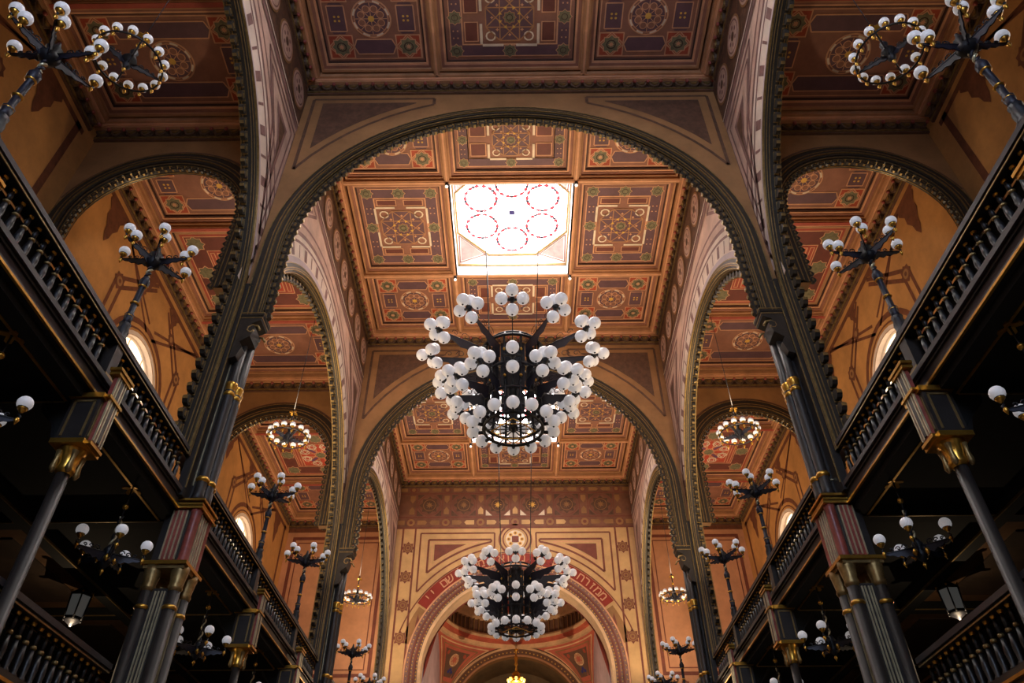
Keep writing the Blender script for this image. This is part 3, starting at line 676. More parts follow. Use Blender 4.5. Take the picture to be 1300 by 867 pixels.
# archivolt of the ark arch
mb = MB()
arch_band(mb, P, ER, 5.02, 0, -.05, EZ, 0, 'w_mauve', 60); arch_band(mb, P, ER-.04, ER+.1, 0, -.07, EZ, 0, 'apse_cream', 60)
arch_band(mb, P, ER+.2, ER+.3, 0, -.09, EZ, 0, 'w_wine', 60); arch_band(mb, P, ER+.42, ER+.5, 0, -.09, EZ, 0, 'w_wine', 60); arch_band(mb, P, ER+.66, ER+.73, 0, -.08, EZ, 0, 'p_line', 60)
t = trim('mauve and gold archivolt of the ark arch in the end wall', mb)
st = MB()
for r, pitch, rad in ((ER+.15, .15, .04), (ER+.36, .15, .035), (ER+.58, .2, .035)):
    for h, z, a in arch_walk(r, EZ, 9, pitch): st.add([(h+rad, EY-.1, z), (h, EY-.1, z+rad), (h-rad, EY-.1, z), (h, EY-.1, z-rad), (h, EY-.13, z)], [(0,1,4),(1,2,4),(2,3,4),(3,0,4),(0,3,2,1)], 'p_yellow')
ob('bead_row', st, t, kind='stuff')
# inscription along the red band, right to left
text = 'ממזרח שמש עד מבואו מהלל שם יי'
def glyph(ch):
    cu = bpy.data.curves.new('letter', 'FONT'); cu.body = ch; cu.size = .6; cu.align_x = 'CENTER'; cu.extrude = .012
    o = bpy.data.objects.new('letter', cu); COL.objects.link(o)
    dg = bpy.context.evaluated_depsgraph_get(); me = bpy.data.meshes.new_from_object(o.evaluated_get(dg))
    bpy.data.objects.remove(o); me.materials.clear(); me.materials.append(MATS['p_line']); me.name = 'letter'
    return me
GL = {}
for i, ch in enumerate(text):
    if ch == ' ': continue
    a = math.radians(39.3+(141-39.3)*i/(len(text)-1))
    if ch not in GL: GL[ch] = glyph(ch)
    o = bpy.data.objects.new('letter', GL[ch]); COL.objects.link(o); o.parent = we
    r = 5.13
    o.matrix_world = Matrix.Translation((r*math.cos(a), EY-.035, EZ+r*math.sin(a))) @ Matrix.Rotation(PI/2-a, 4, 'Y') @ Matrix.Rotation(PI/2, 4, 'X')
# aisle end walls
for s in (-1, 1):
    mb = MB(); x0, x1 = sorted((s*(NW+NT), s*(AX+.4))); mb.box(x0, x1, EY, EY+.4, 0, ZA+.5, 'w_peach')
    d = Deco(); u0, u1 = sorted((s*(NW+NT+.3), s*(AX-.3))); d.frame(u0, 11.9, u1, 18.6, .16, 'w_wine', 1); d.frame(u0+.3*1, 12.2, u1-.3, 18.3, .05, 'w_wine', 1)
    d.rect(min(s*6.55, s*AX), 11.0, max(s*6.55, s*AX), 11.22, 'w_wine', 1); d.rect(min(s*6.55, s*AX), 10.5, max(s*6.55, s*AX), 10.62, 'w_wine', 1)
    d.rect(min(s*6.55, s*AX), 18.85, max(s*6.55, s*AX), 19.1, 'w_brown', 1)
    for x in (7.4, 8.95, 10.5): d.star((s*x, 11.5), .22, 'w_wine', 2); d.disc((s*x, 11.5), .1, 'w_tan', 3)
    d.emit(mb, lambda u, v, t: (u, EY-t, v))
    ob('wall_end_aisle_%s' % SIDE[s], mb, label='peach wall with wine-red lines closing the %s aisle' % SIDE[s], kind='structure')
# apse
AC = 39.65; AH = 4.25; RS = AH*math.sqrt(2); NZS = 12.1
mb = MB()
n = 96
for i in range(n):
    rows = []
    for f in (i, i+1):
        ph = 2*PI*f/n; rm = AH/max(abs(math.cos(ph)), abs(math.sin(ph)))
        col = []
        for k in range(11):
            r = AH+(rm-AH)*k/10; col.append((r*math.cos(ph), AC+r*math.sin(ph), NZS+math.sqrt(max(RS*RS-r*r, 0))))
        rows.append(col)
    for k in range(10): mb.add([rows[0][k], rows[1][k], rows[1][k+1], rows[0][k+1]], [(0,1,2,3)], 'apse_red', True)
for sgn in (-1, 1):
    pass
fnp = lambda phi0: (lambda u, v, t: ((math.sqrt(max((RS-t)**2-(v-NZS)**2, 0)))*math.cos(phi0+u/5), AC+math.sqrt(max((RS-t)**2-(v-NZS)**2, 0))*math.sin(phi0+u/5), v))
for phi0 in (PI/4, 3*PI/4):
    d = Deco()
    W = lambda z: max(5*(PI/4-math.acos(min(1, AH/math.sqrt(RS*RS-(z-NZS)**2)))), 0)
    for f, z0, z1, m_, w_ in ((.88, 14.0, 16.12, 'apse_cream', .05), (.7, 14.35, 15.98, 'w_tan', .05)):
        zz = [z0+(z1-z0)*k/14 for k in range(15)]
        pts = [(-f*W(z), z) for z in zz]; wt = f*W(z1)
        pts += [(-wt+2*wt*k/12, z1) for k in range(1, 12)] + [(f*W(z), z) for z in reversed(zz)]
        d.lines(pts, w_, m_, 2, True)
    for k in range(8):      # dark field built of strips so that it follows the curve
        z0, z1 = 14.6+k*.155, 14.6+(k+1)*.155; w0, w1 = .55*W(z0), .55*W(z1)
        for j in range(8): d.poly([(-w0+2*w0*j/8, z0), (-w0+2*w0*(j+1)/8, z0), (-w1+2*w1*(j+1)/8, z1), (-w1+2*w1*j/8, z1)], 'apse_dark', 1)
    d.disc((0, 15.42), .3, 'apse_cream', 2, 14); d.disc((0, 15.42), .22, 'apse_red', 3, 12)
    for i in range(6): d.disc((.2*math.cos(i*PI/3), 15.42+.2*math.sin(i*PI/3)), .09, 'w_peach', 4, 8)
    for u in (-.62, .62): d.disc((u, 15.68), .1, 'p_red', 2, 10)
    for u, v in ((0, 14.98), (-.1, 14.86), (.1, 14.86)): d.disc((u, v), .08, 'blue', 2, 10)
    d.emit(mb, fnp(phi0), .02)
for s in (-1, 1):
    x0, x1 = sorted((s*AH, s*(AH+.3))); mb.box(x0, x1, EY+1, AC+AH, 0, 17, 'apse_lav')
ob('wall_apse', mb, label='red painted pendentives and lavender side walls of the apse', kind='structure')
mb = MB(); zr = NZS+AH
ringband(mb, (0,AC), AH-.1, AH+.2, zr-.1, zr+.12, 'apse_cream'); ringband(mb, (0,AC), AH-.28, AH+.2, zr+.12, zr+.32, 'apse_red'); ringband(mb, (0,AC), AH-.38, AH+.2, zr+.32, zr+.44, 'apse_cream'); ringband(mb, (0,AC), AH-.3, AH+.2, zr+.44, zr+.55, 'p_ochre')
ringband(mb, (0,AC), AH-.02, AH+.2, zr+.55, zr+1.35, 'apse_dark'); ringband(mb, (0,AC), AH-.2, AH+.2, zr+1.35, zr+1.5, 'apse_cream')
t = trim('cream ring cornice below the apse dome', mb)
st = MB()
for i in range(80):
    a = 2*PI*i/80; st.lathe([(.05,0),(.035,.1),(.035,.66),(.06,.8)], 'w_tan', 5, ((AH-.1)*math.cos(a), AC+(AH-.1)*math.sin(a), zr+.55))
ob('colonnette_row', st, t, kind='stuff')
mb = MB(); n = 48; zd = zr+1.5
for i in range(n):
    for k in range(10):
        q = []
        for f, g in ((i,k),(i+1,k),(i+1,k+1),(i,k+1)):
            e = PI/2*g/10; q.append((4.2*math.cos(e)*math.cos(2*PI*f/n), AC+4.2*math.cos(e)*math.sin(2*PI*f/n), zd+3*math.sin(e)))
        mb.add(q, [(0,1,2,3)], ('apse_red', 'apse_cream', 'w_tan')[(i//2) % 3] if k % 4 else 'apse_cream', True)
ob('ceiling_apse', mb, label='small dome with red and cream segments over the apse', kind='structure')
P2 = lambda h, t, z: (h, AC+AH+t, z)
mb = MB(); arch_wall(mb, P2, -AH-.3, AH+.3, 3.75, NZS, 0, 17, 0, .5, 'apse_red', 40, 'w_tan'); 
# niche behind
a = arch_pts(3.75, NZS, 0, 24)
for p, q in zip(a[:-1], a[1:]): mb.add([P2(p[0],.5,p[1]), P2(q[0],.5,q[1]), P2(q[0],3,q[1]), P2(p[0],3,p[1])], [(0,1,2,3)], 'niche')
mb.box(-4.2, 4.2, AC+AH+3, AC+AH+3.2, 0, 17, 'niche')
ob('wall_apse_back', mb, label='dim olive niche under the inner arch of the apse', kind='structure')
mb = MB(); arch_band(mb, P2, 3.7, 4.3, 0, -.08, NZS, 0, 'apse_dark', 48); arch_band(mb, P2, 3.7, 3.8, 0, -.14, NZS, 0, 'p_ochre', 48); arch_band(mb, P2, 4.12, 4.22, 0, -.14, NZS, 0, 'apse_cream', 48)
arch_band(mb, lambda h, t, z: (h, AC+AH+2.9+t, z), 2.4, 2.7, 0, -.2, 10.6, 0, 'w_tan_dark', 32)
t = trim('dark inner arch of the apse with gold beads', mb); st = MB()
for r, pitch, rad in ((3.95, .22, .05),):
    for h, z, a in arch_walk(r, NZS, 9, pitch): st.add([(h+rad, AC+AH-.08, z), (h, AC+AH-.08, z+rad), (h-rad, AC+AH-.08, z), (h, AC+AH-.08, z-rad), (h, AC+AH-.14, z)], [(0,1,4),(1,2,4),(2,3,4),(3,0,4)], 'p_yellow')
ob('bead_row', st, t, kind='stuff')
# hanging ark lamp
el = ob('hanging_lamp', None, loc=(-.02, AC-.3, 13.0), label='golden tiered lamp hanging in the apse before the dark niche', cat='lamp')
ob('chain', MB().tube([(0,0,1.75),(0,0,6.6)], .018, 'gilt', 5), el)
ob('stem', MB().lathe([(.02,.6),(.07,.7),(.04,.85),(.1,.95),(.05,1.1),(.12,1.25),(.05,1.4),(.03,1.6),(.16,1.7),(.02,1.75)], 'gold', 12), el)
ob('crown', MB().lathe([(.3,.1),(.36,.2),(.3,.34),(.18,.42),(.22,.5),(.1,.62)], 'gold', 14), el)
for i in range(8):
    a = i*PI/4; ob('glass_cup', MB().lathe([(.03,0),(.07,.08),(.06,.16)], 'lit_glass', 8), el, loc=(.4*math.cos(a), .4*math.sin(a), .1))
light_at_lamp(el, (0, 0, -.25), 430)

# ------------------------------------------------------------------ galleries
GX = NW                      # front plane of the galleries
ZG, ZL, ZR = 7.95, 8.29, 9.04
COLY = [4.85, 8.5, 16.4, 20.2, 28.0, 31.9]
def baluster(h):
    mb = MB()
    mb.lathe([(.055,0),(.06,.04),(.035,.07),(.05,.2*h/.65),(.03,.36*h/.65)], 'rail_dark', 6)
    mb.lathe([(.04,.37*h/.65),(.046,.39*h/.65),(.036,.41*h/.65)], 'gilt', 6)
    mb.lathe([(.026,.42*h/.65),(.036,.5*h/.65),(.024,.58*h/.65)], 'rail_dark', 6)
    mb.lathe([(.034,.58*h/.65),(.05,.62*h/.65),(.04,h)], 'gold', 6)
    return mb.mesh('baluster')
def railing(s, x, z0, z1, y0, y1, pitch, skip, label, cat_label):
    e = ob('gallery_railing', None, loc=(s*x, (y0+y1)/2, z0), label=label, cat='railing'); oy = -(y0+y1)/2
    h = z1-z0-.13; me = baluster(h)
    ob('top_rail', MB().box(-.1, .1, y0+oy, y1+oy, h, h+.09, 'rail_dark').box(-.13, .13, y0+oy, y1+oy, h+.05, h+.13, 'gallery').box(-.115, -.1, y0+oy, y1+oy, h+.0, h+.02, 'gilt').box(.1, .115, y0+oy, y1+oy, h+.0, h+.02, 'gilt'), e)
    ob('bottom_rail', MB().box(-.09, .09, y0+oy, y1+oy, -.02, .05, 'rail_dark'), e)
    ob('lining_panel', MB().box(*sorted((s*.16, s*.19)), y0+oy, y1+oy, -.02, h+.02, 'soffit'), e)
    n = int((y1-y0)/pitch)
    for i in range(n):
        y = y0+(i+.5)*(y1-y0)/n
        if any(abs(y-q) < w_ for q, w_ in skip): continue
        ob('baluster', me, e, loc=(0, y+oy, .04))
    for q, w_ in skip:
        if w_ < .3: ob('newel_post', MB().box(-.1, .1, q+oy-.1, q+oy+.1, -.02, h+.1, 'charcoal').box(-.12, .12, q+oy-.12, q+oy+.12, -.02, .08, 'gilt'), e)
    return e
PY = [12.05, 23.4]
for s in (-1, 1):
    sd = SIDE[s]
    xa, xb = sorted((s*GX, s*AX))
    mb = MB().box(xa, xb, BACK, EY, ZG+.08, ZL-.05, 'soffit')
    ob('floor_gallery_%s' % sd, mb, label='dark floor slab of the upper %s gallery' % sd, kind='structure')
    # fascia with gilt edge
    f = lambda a, b: sorted((s*a, s*b))
    mb = MB(); 
    mb.box(*f(GX-.06, GX+.14), BACK, EY, ZG+.04, ZL, 'gallery'); mb.box(*f(GX-.13, GX+.16), BACK, EY, ZL-.09, ZL-.01, 'gallery'); mb.box(*f(GX-.09, GX), BACK, EY, ZG+.2, ZG+.235, 'rail_dark')
    mb.box(*f(GX-.09, GX+.12), BACK, EY, ZG+.0, ZG+.06, 'rail_dark'); mb.box(*f(GX-.1, GX-.06), BACK, EY, ZG-.005, ZG+.03, 'gold')
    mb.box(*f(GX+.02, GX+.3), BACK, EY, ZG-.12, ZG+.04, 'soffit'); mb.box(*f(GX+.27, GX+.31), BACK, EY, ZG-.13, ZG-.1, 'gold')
    trim('dark gallery front with a gold lower edge, %s upper gallery' % sd, mb)
    # soffit beams and brown coffers underneath
    mb = MB()
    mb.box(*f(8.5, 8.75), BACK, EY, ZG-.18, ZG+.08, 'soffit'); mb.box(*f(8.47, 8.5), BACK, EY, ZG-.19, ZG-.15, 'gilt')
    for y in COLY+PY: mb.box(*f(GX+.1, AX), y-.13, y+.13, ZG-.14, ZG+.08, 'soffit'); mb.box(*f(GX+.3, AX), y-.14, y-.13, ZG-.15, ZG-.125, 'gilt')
    t = trim('dark beams under the upper %s gallery' % sd, mb)
    ys = [1.0]+sorted(COLY+PY)+[EY]
    for y0, y1 in zip(ys[:-1], ys[1:]):
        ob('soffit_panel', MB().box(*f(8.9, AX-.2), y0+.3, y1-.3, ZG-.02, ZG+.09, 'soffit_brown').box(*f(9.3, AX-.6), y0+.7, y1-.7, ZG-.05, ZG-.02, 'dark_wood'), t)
    for k, (y0, y1) in enumerate(((1.0, PY[0]-.53), (PY[0]+.53, PY[1]-.53), (PY[1]+.53, EY))):
        railing(s, GX+.04, ZL, ZR, y0, y1, .2, [(y, .16) for y in COLY[2*k:2*k+2]], 'dark upper gallery railing with gold-tipped balusters, %s side, %s bay' % (sd, ORD[k]), sd)
    # lower gallery
    mb = MB().box(*f(6.0, AX), BACK, EY, 4.0, 4.3, 'dark_wood'); ob('floor_lower_gallery_%s' % sd, mb, label='floor slab of the lower %s gallery' % sd, kind='structure')
    mb = MB().box(*f(5.95, 6.15), BACK, EY, 3.9, 4.42, 'charcoal').box(*f(5.91, 5.95), BACK, EY, 4.3, 4.34, 'gold').box(*f(5.91, 5.95), BACK, EY, 4.2, 4.23, 'gold'); trim('front of the lower %s gallery with gold fillets' % sd, mb)
    for k, (y0, y1) in enumerate(((3, PY[0]-.53), (PY[0]+.53, PY[1]-.53))):
        railing(s, 6.12, 4.42, 5.26, y0, y1, .19, [(y, .16) for y in COLY[2*k:2*k+2]], 'lower gallery railing with gold-topped balusters, %s side, %s bay' % (sd, ORD[k]), sd)
    # brown wall behind the lower gallery columns
# ------------------------------------------------------------------ thin gallery columns
def column(s, y, label):
    e = ob('gallery_column', None, loc=(s*(GX-.04), y, 0), label=label, cat='column', group='slender gallery columns')
    ob('shaft', MB().lathe([(.18,0),(.18,.5),(.1,.6),(.085,6.75)], 'charcoal', 12), e)
    c = ob('capital', MB().lathe([(.1,6.72),(.13,6.78),(.115,6.84),(.14,7.0),(.18,7.06),(.18,7.1)], 'gold', 12), e)
    for i in range(4):
        a = PI/4+i*PI/2; ob('leaf', MB().lathe([(.02,6.7),(.05,6.76),(.03,6.9),(.05,7.02)], 'gilt', 6, (.15*math.cos(a), .15*math.sin(a), 0)), c)
    b = ob('impost_block', MB().box(-.2, .2, -.2, .2, 7.1, 7.92, 'charcoal').box(-.23, .23, -.23, .23, 7.08, 7.15, 'gold').box(-.24, .24, -.24, .24, 7.82, 7.9, 'gold'), e)
    for q in (-1, 1):
        fr = MB(); fr.box(q*.2-.012, q*.2+.012, -.15, -.12, 7.2, 7.78, 'gilt'); fr.box(q*.2-.012, q*.2+.012, .12, .15, 7.2, 7.78, 'gilt'); fr.box(q*.2-.012, q*.2+.012, -.15, .15, 7.76, 7.79, 'gilt'); fr.box(q*.2-.012, q*.2+.012, -.15, .15, 7.19, 7.22, 'gilt')
        ob('gilt_frame', fr, b)
        fr = MB(); fr.box(-.15, -.12, q*.2-.012, q*.2+.012, 7.2, 7.78, 'gilt'); fr.box(.12, .15, q*.2-.012, q*.2+.012, 7.2, 7.78, 'gilt'); fr.box(-.15, .15, q*.2-.012, q*.2+.012, 7.76, 7.79, 'gilt'); ob('gilt_frame', fr, b)
    # bracket reaching back under the gallery
    fn = lambda u, v, t: (s*(.2+u), t, v)
    ob('bracket', MB().prism([(0,7.15),(.12,7.2),(.2,7.45),(.45,7.7),(.5,7.92),(0,7.92)], fn, -.1, .1, 'rail_dark').prism([(0,7.19),(.5,7.9),(.52,7.93),(0,7.93)], fn, -.105, .105, 'soffit'), e)
    # nave-side pilaster that rises over the gallery front
    p = ob('pilaster_strip', MB().box(*sorted((-s*.2, -s*.27)), -.12, .12, 7.15, 8.3, 'red_marble').box(*sorted((-s*.22, -s*.285)), -.035, .035, 7.2, 8.25, 'charcoal'), e)
    for yy in (-.11, .11, -.05, .05): ob('gilt_fillet', MB().box(*sorted((-s*.26, -s*.285)), yy-.012, yy+.012, 7.18, 8.28, 'pale_gilt'), p)
    for zz, w_ in ((7.86, .19), (8.26, .19), (8.32, .22), (7.1, .17)): ob('gilt_band', MB().box(*sorted((-s*.15, -s*(.2+w_*.55))), -w_, w_, zz, zz+.045, 'gold'), p)
ORDS = ['first', 'second', 'third', 'fourth', 'fifth', 'sixth']
for s in (-1, 1):
    for i, y in enumerate(COLY[:5]): column(s, y, 'slender dark gallery column with gold capital, %s from the front, %s side' % (ORDS[i], SIDE[s]))

# ------------------------------------------------------------------ clustered piers
def pier(s, yc, label):
    xc = s*5.8
    e = ob('clustered_pier', None, loc=(xc, yc, 0), label=label, cat='pier', group='clustered nave piers')
    n = -s    # direction towards the nave
    core = MB().box(-.22, .22, -.24, .24, 0, 6.55, 'charcoal'); ob('lower_core', core, e)
    for u, v in ((n*.24, -.2), (n*.24, .2), (-n*.2, -.22), (-n*.2, .22)):
        c = ob('colonnette', MB().lathe([(.13,0),(.13,.3),(.1,.35),(.1,6.5)], 'charcoal', 10), e, loc=(u, v, 0))
        ob('gilt_cap', MB().lathe([(.105,6.2),(.125,6.23),(.105,6.27)], 'gold', 10), c); ob('capital', MB().lathe([(.1,6.5),(.125,6.57),(.11,6.62),(.14,6.82),(.15,6.92)], 'gilt', 10), c)
    # gilt lines on camera and nave faces
    for u0, u1 in ((-.16, -.13), (-.06, -.04), (.06, .08), (.15, .18)):
        ob('gilt_fillet', MB().box(n*.04+u0*.5-.01, n*.04+u0*.5+.01, -.265, -.24, 0, 6.5, 'pale_gilt'), e)
    for v in (-.08, .0, .08): ob('gilt_fillet', MB().box(*sorted((n*.22, n*.25)), v-.01, v+.01, 0, 6.5, 'pale_gilt'), e)
    ob('capital_plate', MB().box(-.38, .38, -.38, .38, 6.92, 6.98, 'gold').box(-.34, .34, -.34, .34, 6.86, 6.92, 'gilt'), e)
    b = ob('impost_block', MB().box(-.27, .27, -.29, .29, 6.98, 7.95, 'charcoal'), e)
    for u, v in ((n*.24, -.24), (n*.24, .24)): ob('red_shaft', MB().lathe([(.11,6.98),(.09,7.05),(.09,7.88),(.11,7.95)], 'red_marble', 10, (u, v, 0)), b)
    ob('red_panel', MB().box(*sorted((n*.27, n*.3)), -.15, .15, 7.0, 7.93, 'red_marble').box(-.12, .12, -.32, -.29, 7.0, 7.93, 'red_marble'), b)
    for v in (-.14, -.05, .05, .14): ob('gilt_fillet', MB().box(*sorted((n*.29, n*.32)), v-.011, v+.011, 7.02, 7.92, 'pale_gilt'), b)
    for u in (-.12, -.04, .04, .12): ob('gilt_fillet', MB().box(u-.011, u+.011, -.34, -.31, 7.02, 7.92, 'pale_gilt'), b)
    for z, w_ in ((7.95, .37), (8.03, .34), (8.1, .37)): ob('gilt_band', MB().box(-w_, w_, -w_, w_, z, z+.04, 'gold'), e)
    ob('band_core', MB().box(-.31, .31, -.31, .31, 7.95, 8.14, 'charcoal'), e)
    # upper shaft
    ob('upper_core', MB().box(-.2, .2, -.2, .2, 8.14, NLEG+.1, 'charcoal'), e)
    ob('wall_casing', MB().box(*sorted((n*.0, -n*.14)), -.5, .5, 8.14, NLEG+.9, 'charcoal').box(*sorted((n*.0, n*.015)), -.47, -.45, 8.3, NLEG+.85, 'gilt').box(*sorted((n*.0, n*.015)), .45, .47, 8.3, NLEG+.85, 'gilt'), e)
    for u, v in ((n*.2, 0), (n*.14, -.18), (n*.14, .18)):
        c = ob('upper_colonnette', MB().lathe([(.14,8.14),(.1,8.3),(.1,10.5),(.11,10.9),(.09,11.0),(.09,12.2)], 'charcoal', 10), e, loc=(u, v, 0))
        ob('gilt_cap', MB().lathe([(.1,10.5),(.115,10.56),(.1,10.6),(.115,10.74),(.13,10.8),(.1,10.83)], 'gold', 10), c); ob('gilt_ring', MB().lathe([(.105,8.55),(.13,8.6),(.105,8.65)], 'gold', 10), c)
    fr = MB()
    for u in (-.14, .02):
        fr.box(u+n*-.02-.012, u+n*-.02+.012, -.225, -.2, 8.5, 12.0, 'pale_gilt')
    fr.box(-.15+n*-.02, .03+n*-.02, -.225, -.2, 8.48, 8.505, 'pale_gilt'); ob('gilt_frame', fr, e)
    # scrolled corbel below the nave arch, and one on the aisle side
    for q, x0, hh in ((n, .2, NLEG), (-n, .2, 13.4)):
        oy = -.22 if q == n else -.15
        fn = lambda u, v, t: (q*(x0-.08+u), oy+t, v)
        c = ob('corbel', MB().prism([(-.1,hh-1.2),(.03,hh-1.15),(.1,hh-.9),(.02,hh-.75),(.2,hh-.6),(.26,hh-.35),(.16,hh-.25),(.34,hh-.15),(.38,hh),(-.1,hh)], fn, -.22, .22, 'moulding'), e)
        for v_ in (-.2, .2):
            pth = [fn(.2+.17*math.cos(t_*.8)*(1-t_/9), hh-.42+.17*math.sin(t_*.8)*(1-t_/9), v_) for t_ in range(9)]; ob('gilt_scroll', MB().tube(pth, .026, 'gilt', 5), c)
        ob('corbel_plate', MB().box(*sorted((-q*.1, q*.5)), oy-.24, oy+.24, hh-.04, hh+.06, 'moulding').box(*sorted((-q*.1, q*.51)), oy-.25, oy+.25, hh+.02, hh+.045, 'gilt').box(*sorted((-q*.1, q*.48)), oy-.23, oy+.23, hh-.1, hh-.075, 'gilt'), c)
for s in (-1, 1):
    pier(s, PY[0], 'large dark clustered pier with red block, %s foreground' % SIDE[s]); pier(s, PY[1], 'farther dark clustered pier on the %s, before the end bay' % SIDE[s])

# ------------------------------------------------------------------ lamps
def globe_mesh(r):
    return MB().sphere((0,0,0), r, 'globe', 16, 10).mesh('globe')
def cup_mesh(r):
    return MB().lathe([(r*.16,-r*1.5),(r*.3,-r*1.35),(r*.42,-r*1.15),(r*.66,-r*.9),(r*.62,-r*.74)], 'gold', 10).lathe([(r*.68,-r*.8),(r*.7,-r*.72),(r*.6,-r*.66)], 'iron', 10).mesh('holder')
def drop_mesh(r):
    return MB().lathe([(r*.1,0),(r*.34,-r*.4),(r*.16,-r*.8),(r*.04,-r*1.1)], 'gold', 8).mesh('finial')
GS, CS, DS = globe_mesh(.092), cup_mesh(.092), drop_mesh(.1)
GR = globe_mesh(.08); CR = cup_mesh(.08)
def globe_on(parent, p, gm=None, cm=None, dm=None, drop=.2):
    g = ob('globe', gm or GS, parent, loc=p); ob('holder', cm or CS, g)
    if dm: ob('finial', dm, g, loc=(0, 0, -drop))
    return g
def iron_arm(r0, r1, z0, z1, hh, end=.1):
    # openwork bracket in the XZ plane: rod on top, jagged plate below, scrolls
    mb = MB(); n = 8
    top = [(r0+(r1-r0)*i/n, z0+(z1-z0)*(i/n)) for i in range(n+1)]
    bot = []
    for i in range(n+1):
        f = i/n; hgt = hh*(1-f)**.7*(1 if i % 2 else .72)+.012; bot.append((r0+(r1-r0)*f, z0+(z1-z0)*f-hgt))
    fn = lambda u, v, t: (u, t, v)
    mb.prism(top+bot[::-1], fn, -.008, .008, 'iron_blue')
    mb.tube([(u, 0, v) for u, v in top]+[(r1+.03, 0, z1+end*.6), (r1, 0, z1+end)], .016, 'iron', 5)
    for k in range(3):
        c = (r0+(r1-r0)*(.3+.22*k), z0+(z1-z0)*(.3+.22*k)+hh*.25); R = hh*.3*(1-k*.2)
        mb.tube([(c[0]+R*math.cos(t*.7)*(1-t/12), 0, c[1]+R*math.sin(t*.7)*(1-t/12)) for t in range(10)], .01, 'iron', 4)
    return mb.mesh('arm')
ARM_C = iron_arm(.06, .57, 0, .03, .17, .06)
def candelabrum(s, y, label, power):
    e = ob('candelabrum', None, loc=(s*(GX+.04), y, ZR+.0), label=label, cat='candelabrum', group='candelabra on the gallery rails')
    ob('base', MB().lathe([(.12,0),(.12,.05),(.085,.1),(.1,.2),(.075,.3),(.09,.36)], 'iron', 10), e)
    sh = ob('shaft', MB().lathe([(.07,.36),(.06,.45),(.075,.55),(.045,.6),(.05,.95),(.045,1.15),(.075,1.2),(.085,1.3),(.045,1.4)], 'iron_blue', 10), e)
    for z in (.5, .78, 1.16): ob('gilt_ring', MB().lathe([(.05,z),(.075,z+.02),(.05,z+.05)], 'gold', 10), sh)
    tw = MB()
    for ph in (0, PI): tw.tube([(.026*math.cos(ph+t*.8), .026*math.sin(ph+t*.8), 1.4+.022*t) for t in range(17)], .024, 'iron_blue' if ph else 'pale_gilt', 5)
    ob('twisted_stem', tw, e)
    ob('hub', MB().lathe([(.03,1.62),(.11,1.68),(.14,1.76),(.08,1.84),(.12,1.92),(.05,2.0),(.02,2.12)], 'iron', 10), e)
    spec = [(0, 2), (60, 2), (120, 2), (180, 1), (300, 1)]
    for a, k in spec:
        a = math.radians(-a if s < 0 else 180+a); ca, sa = math.cos(a), math.sin(a)
        arm = ob('arm', ARM_C, e, loc=(0,0,1.84), rot=(0,0,a))
        globe_on(e, (.58*ca, .58*sa, 2.05), dm=DS, drop=.17)
        if k == 2: globe_on(e, (.46*ca-.05*sa, .46*sa+.05*ca, 1.97), dm=DS, drop=.15)
    if power: added_uplight(e, (0, 0, 2.16), power, .3)
for s in (-1, 1):
    for i, y in enumerate(COLY):
        candelabrum(s, y, 'black iron globe candelabrum, %s from the front on the %s gallery rail' % (ORDS[i], SIDE[s]), CAND_W if i > 1 else CAND_W*.06)

ARM_R = iron_arm(.05, .5, 0, .02, .14, .02)
def flower(parent, loc, sc=1):
    f = ob('ceiling_flower', MB().lathe([(.02,-.02),(.05,.02),(.03,.08)], 'iron', 8), parent, loc=loc)
    me = MB().prism([(0,-.02),(.05,-.05),(.13,-.045),(.16,0),(.13,.045),(.05,.05),(0,.02)], lambda u, v, t: (u*sc, v*sc, t-.25*u*sc), -.012, .012, 'gold').mesh('leaf')
    for i in range(4): ob('leaf', me, f, rot=(0,0,PI/4+i*PI/2))
    return f
def ring_chandelier(s, k):
    zt = 13.1
    e = ob('ring_chandelier', None, loc=(s*6.25, BAYC[k]-.1+(.25 if k == 0 else 0), zt), label='ring chandelier of white globes in the %s arcade arch, %s bay' % (SIDE[s], ORD[k]), cat='chandelier', group='ring chandeliers in the arcade arches')
    R = .53
    ob('ring', MB().tube([(R*math.cos(i*PI/14), R*math.sin(i*PI/14), 0) for i in range(28)], .018, 'iron', 5, True), e)
    ob('hub', MB().lathe([(.02,-.2),(.07,-.12),(.05,-.04),(.13,.03),(.1,.12),(.04,.2),(.07,.3),(.03,.4)], 'iron', 10), e)
    ob('hub_finial', DS, e, loc=(0,0,-.18))
    for i in range(4): ob('arm', ARM_R, e, loc=(0,0,.05), rot=(0,0,PI/4+i*PI/2))
    ob('rod', MB().tube([(0,0,.3),(0,0,.82)], .02, 'iron_blue', 6).sphere((0,0,.55), .05, 'gold', 8, 6), e)
    flower(e, (0,0,.86), .8)
    ob('chain', MB().tube([(0,0,.9),(0,0,17.55-zt)], .009, 'iron', 4), e)
    for i in range(14):
        a = 2*PI*(i+.5)/14; globe_on(e, (R*math.cos(a), R*math.sin(a), .12), GR, CR, DS, .16)
    if RING_W[k]: added_uplight(e, (0, 0, .98), RING_W[k], .95)
for s in (-1, 1):
    for k in range(3): ring_chandelier(s, k)

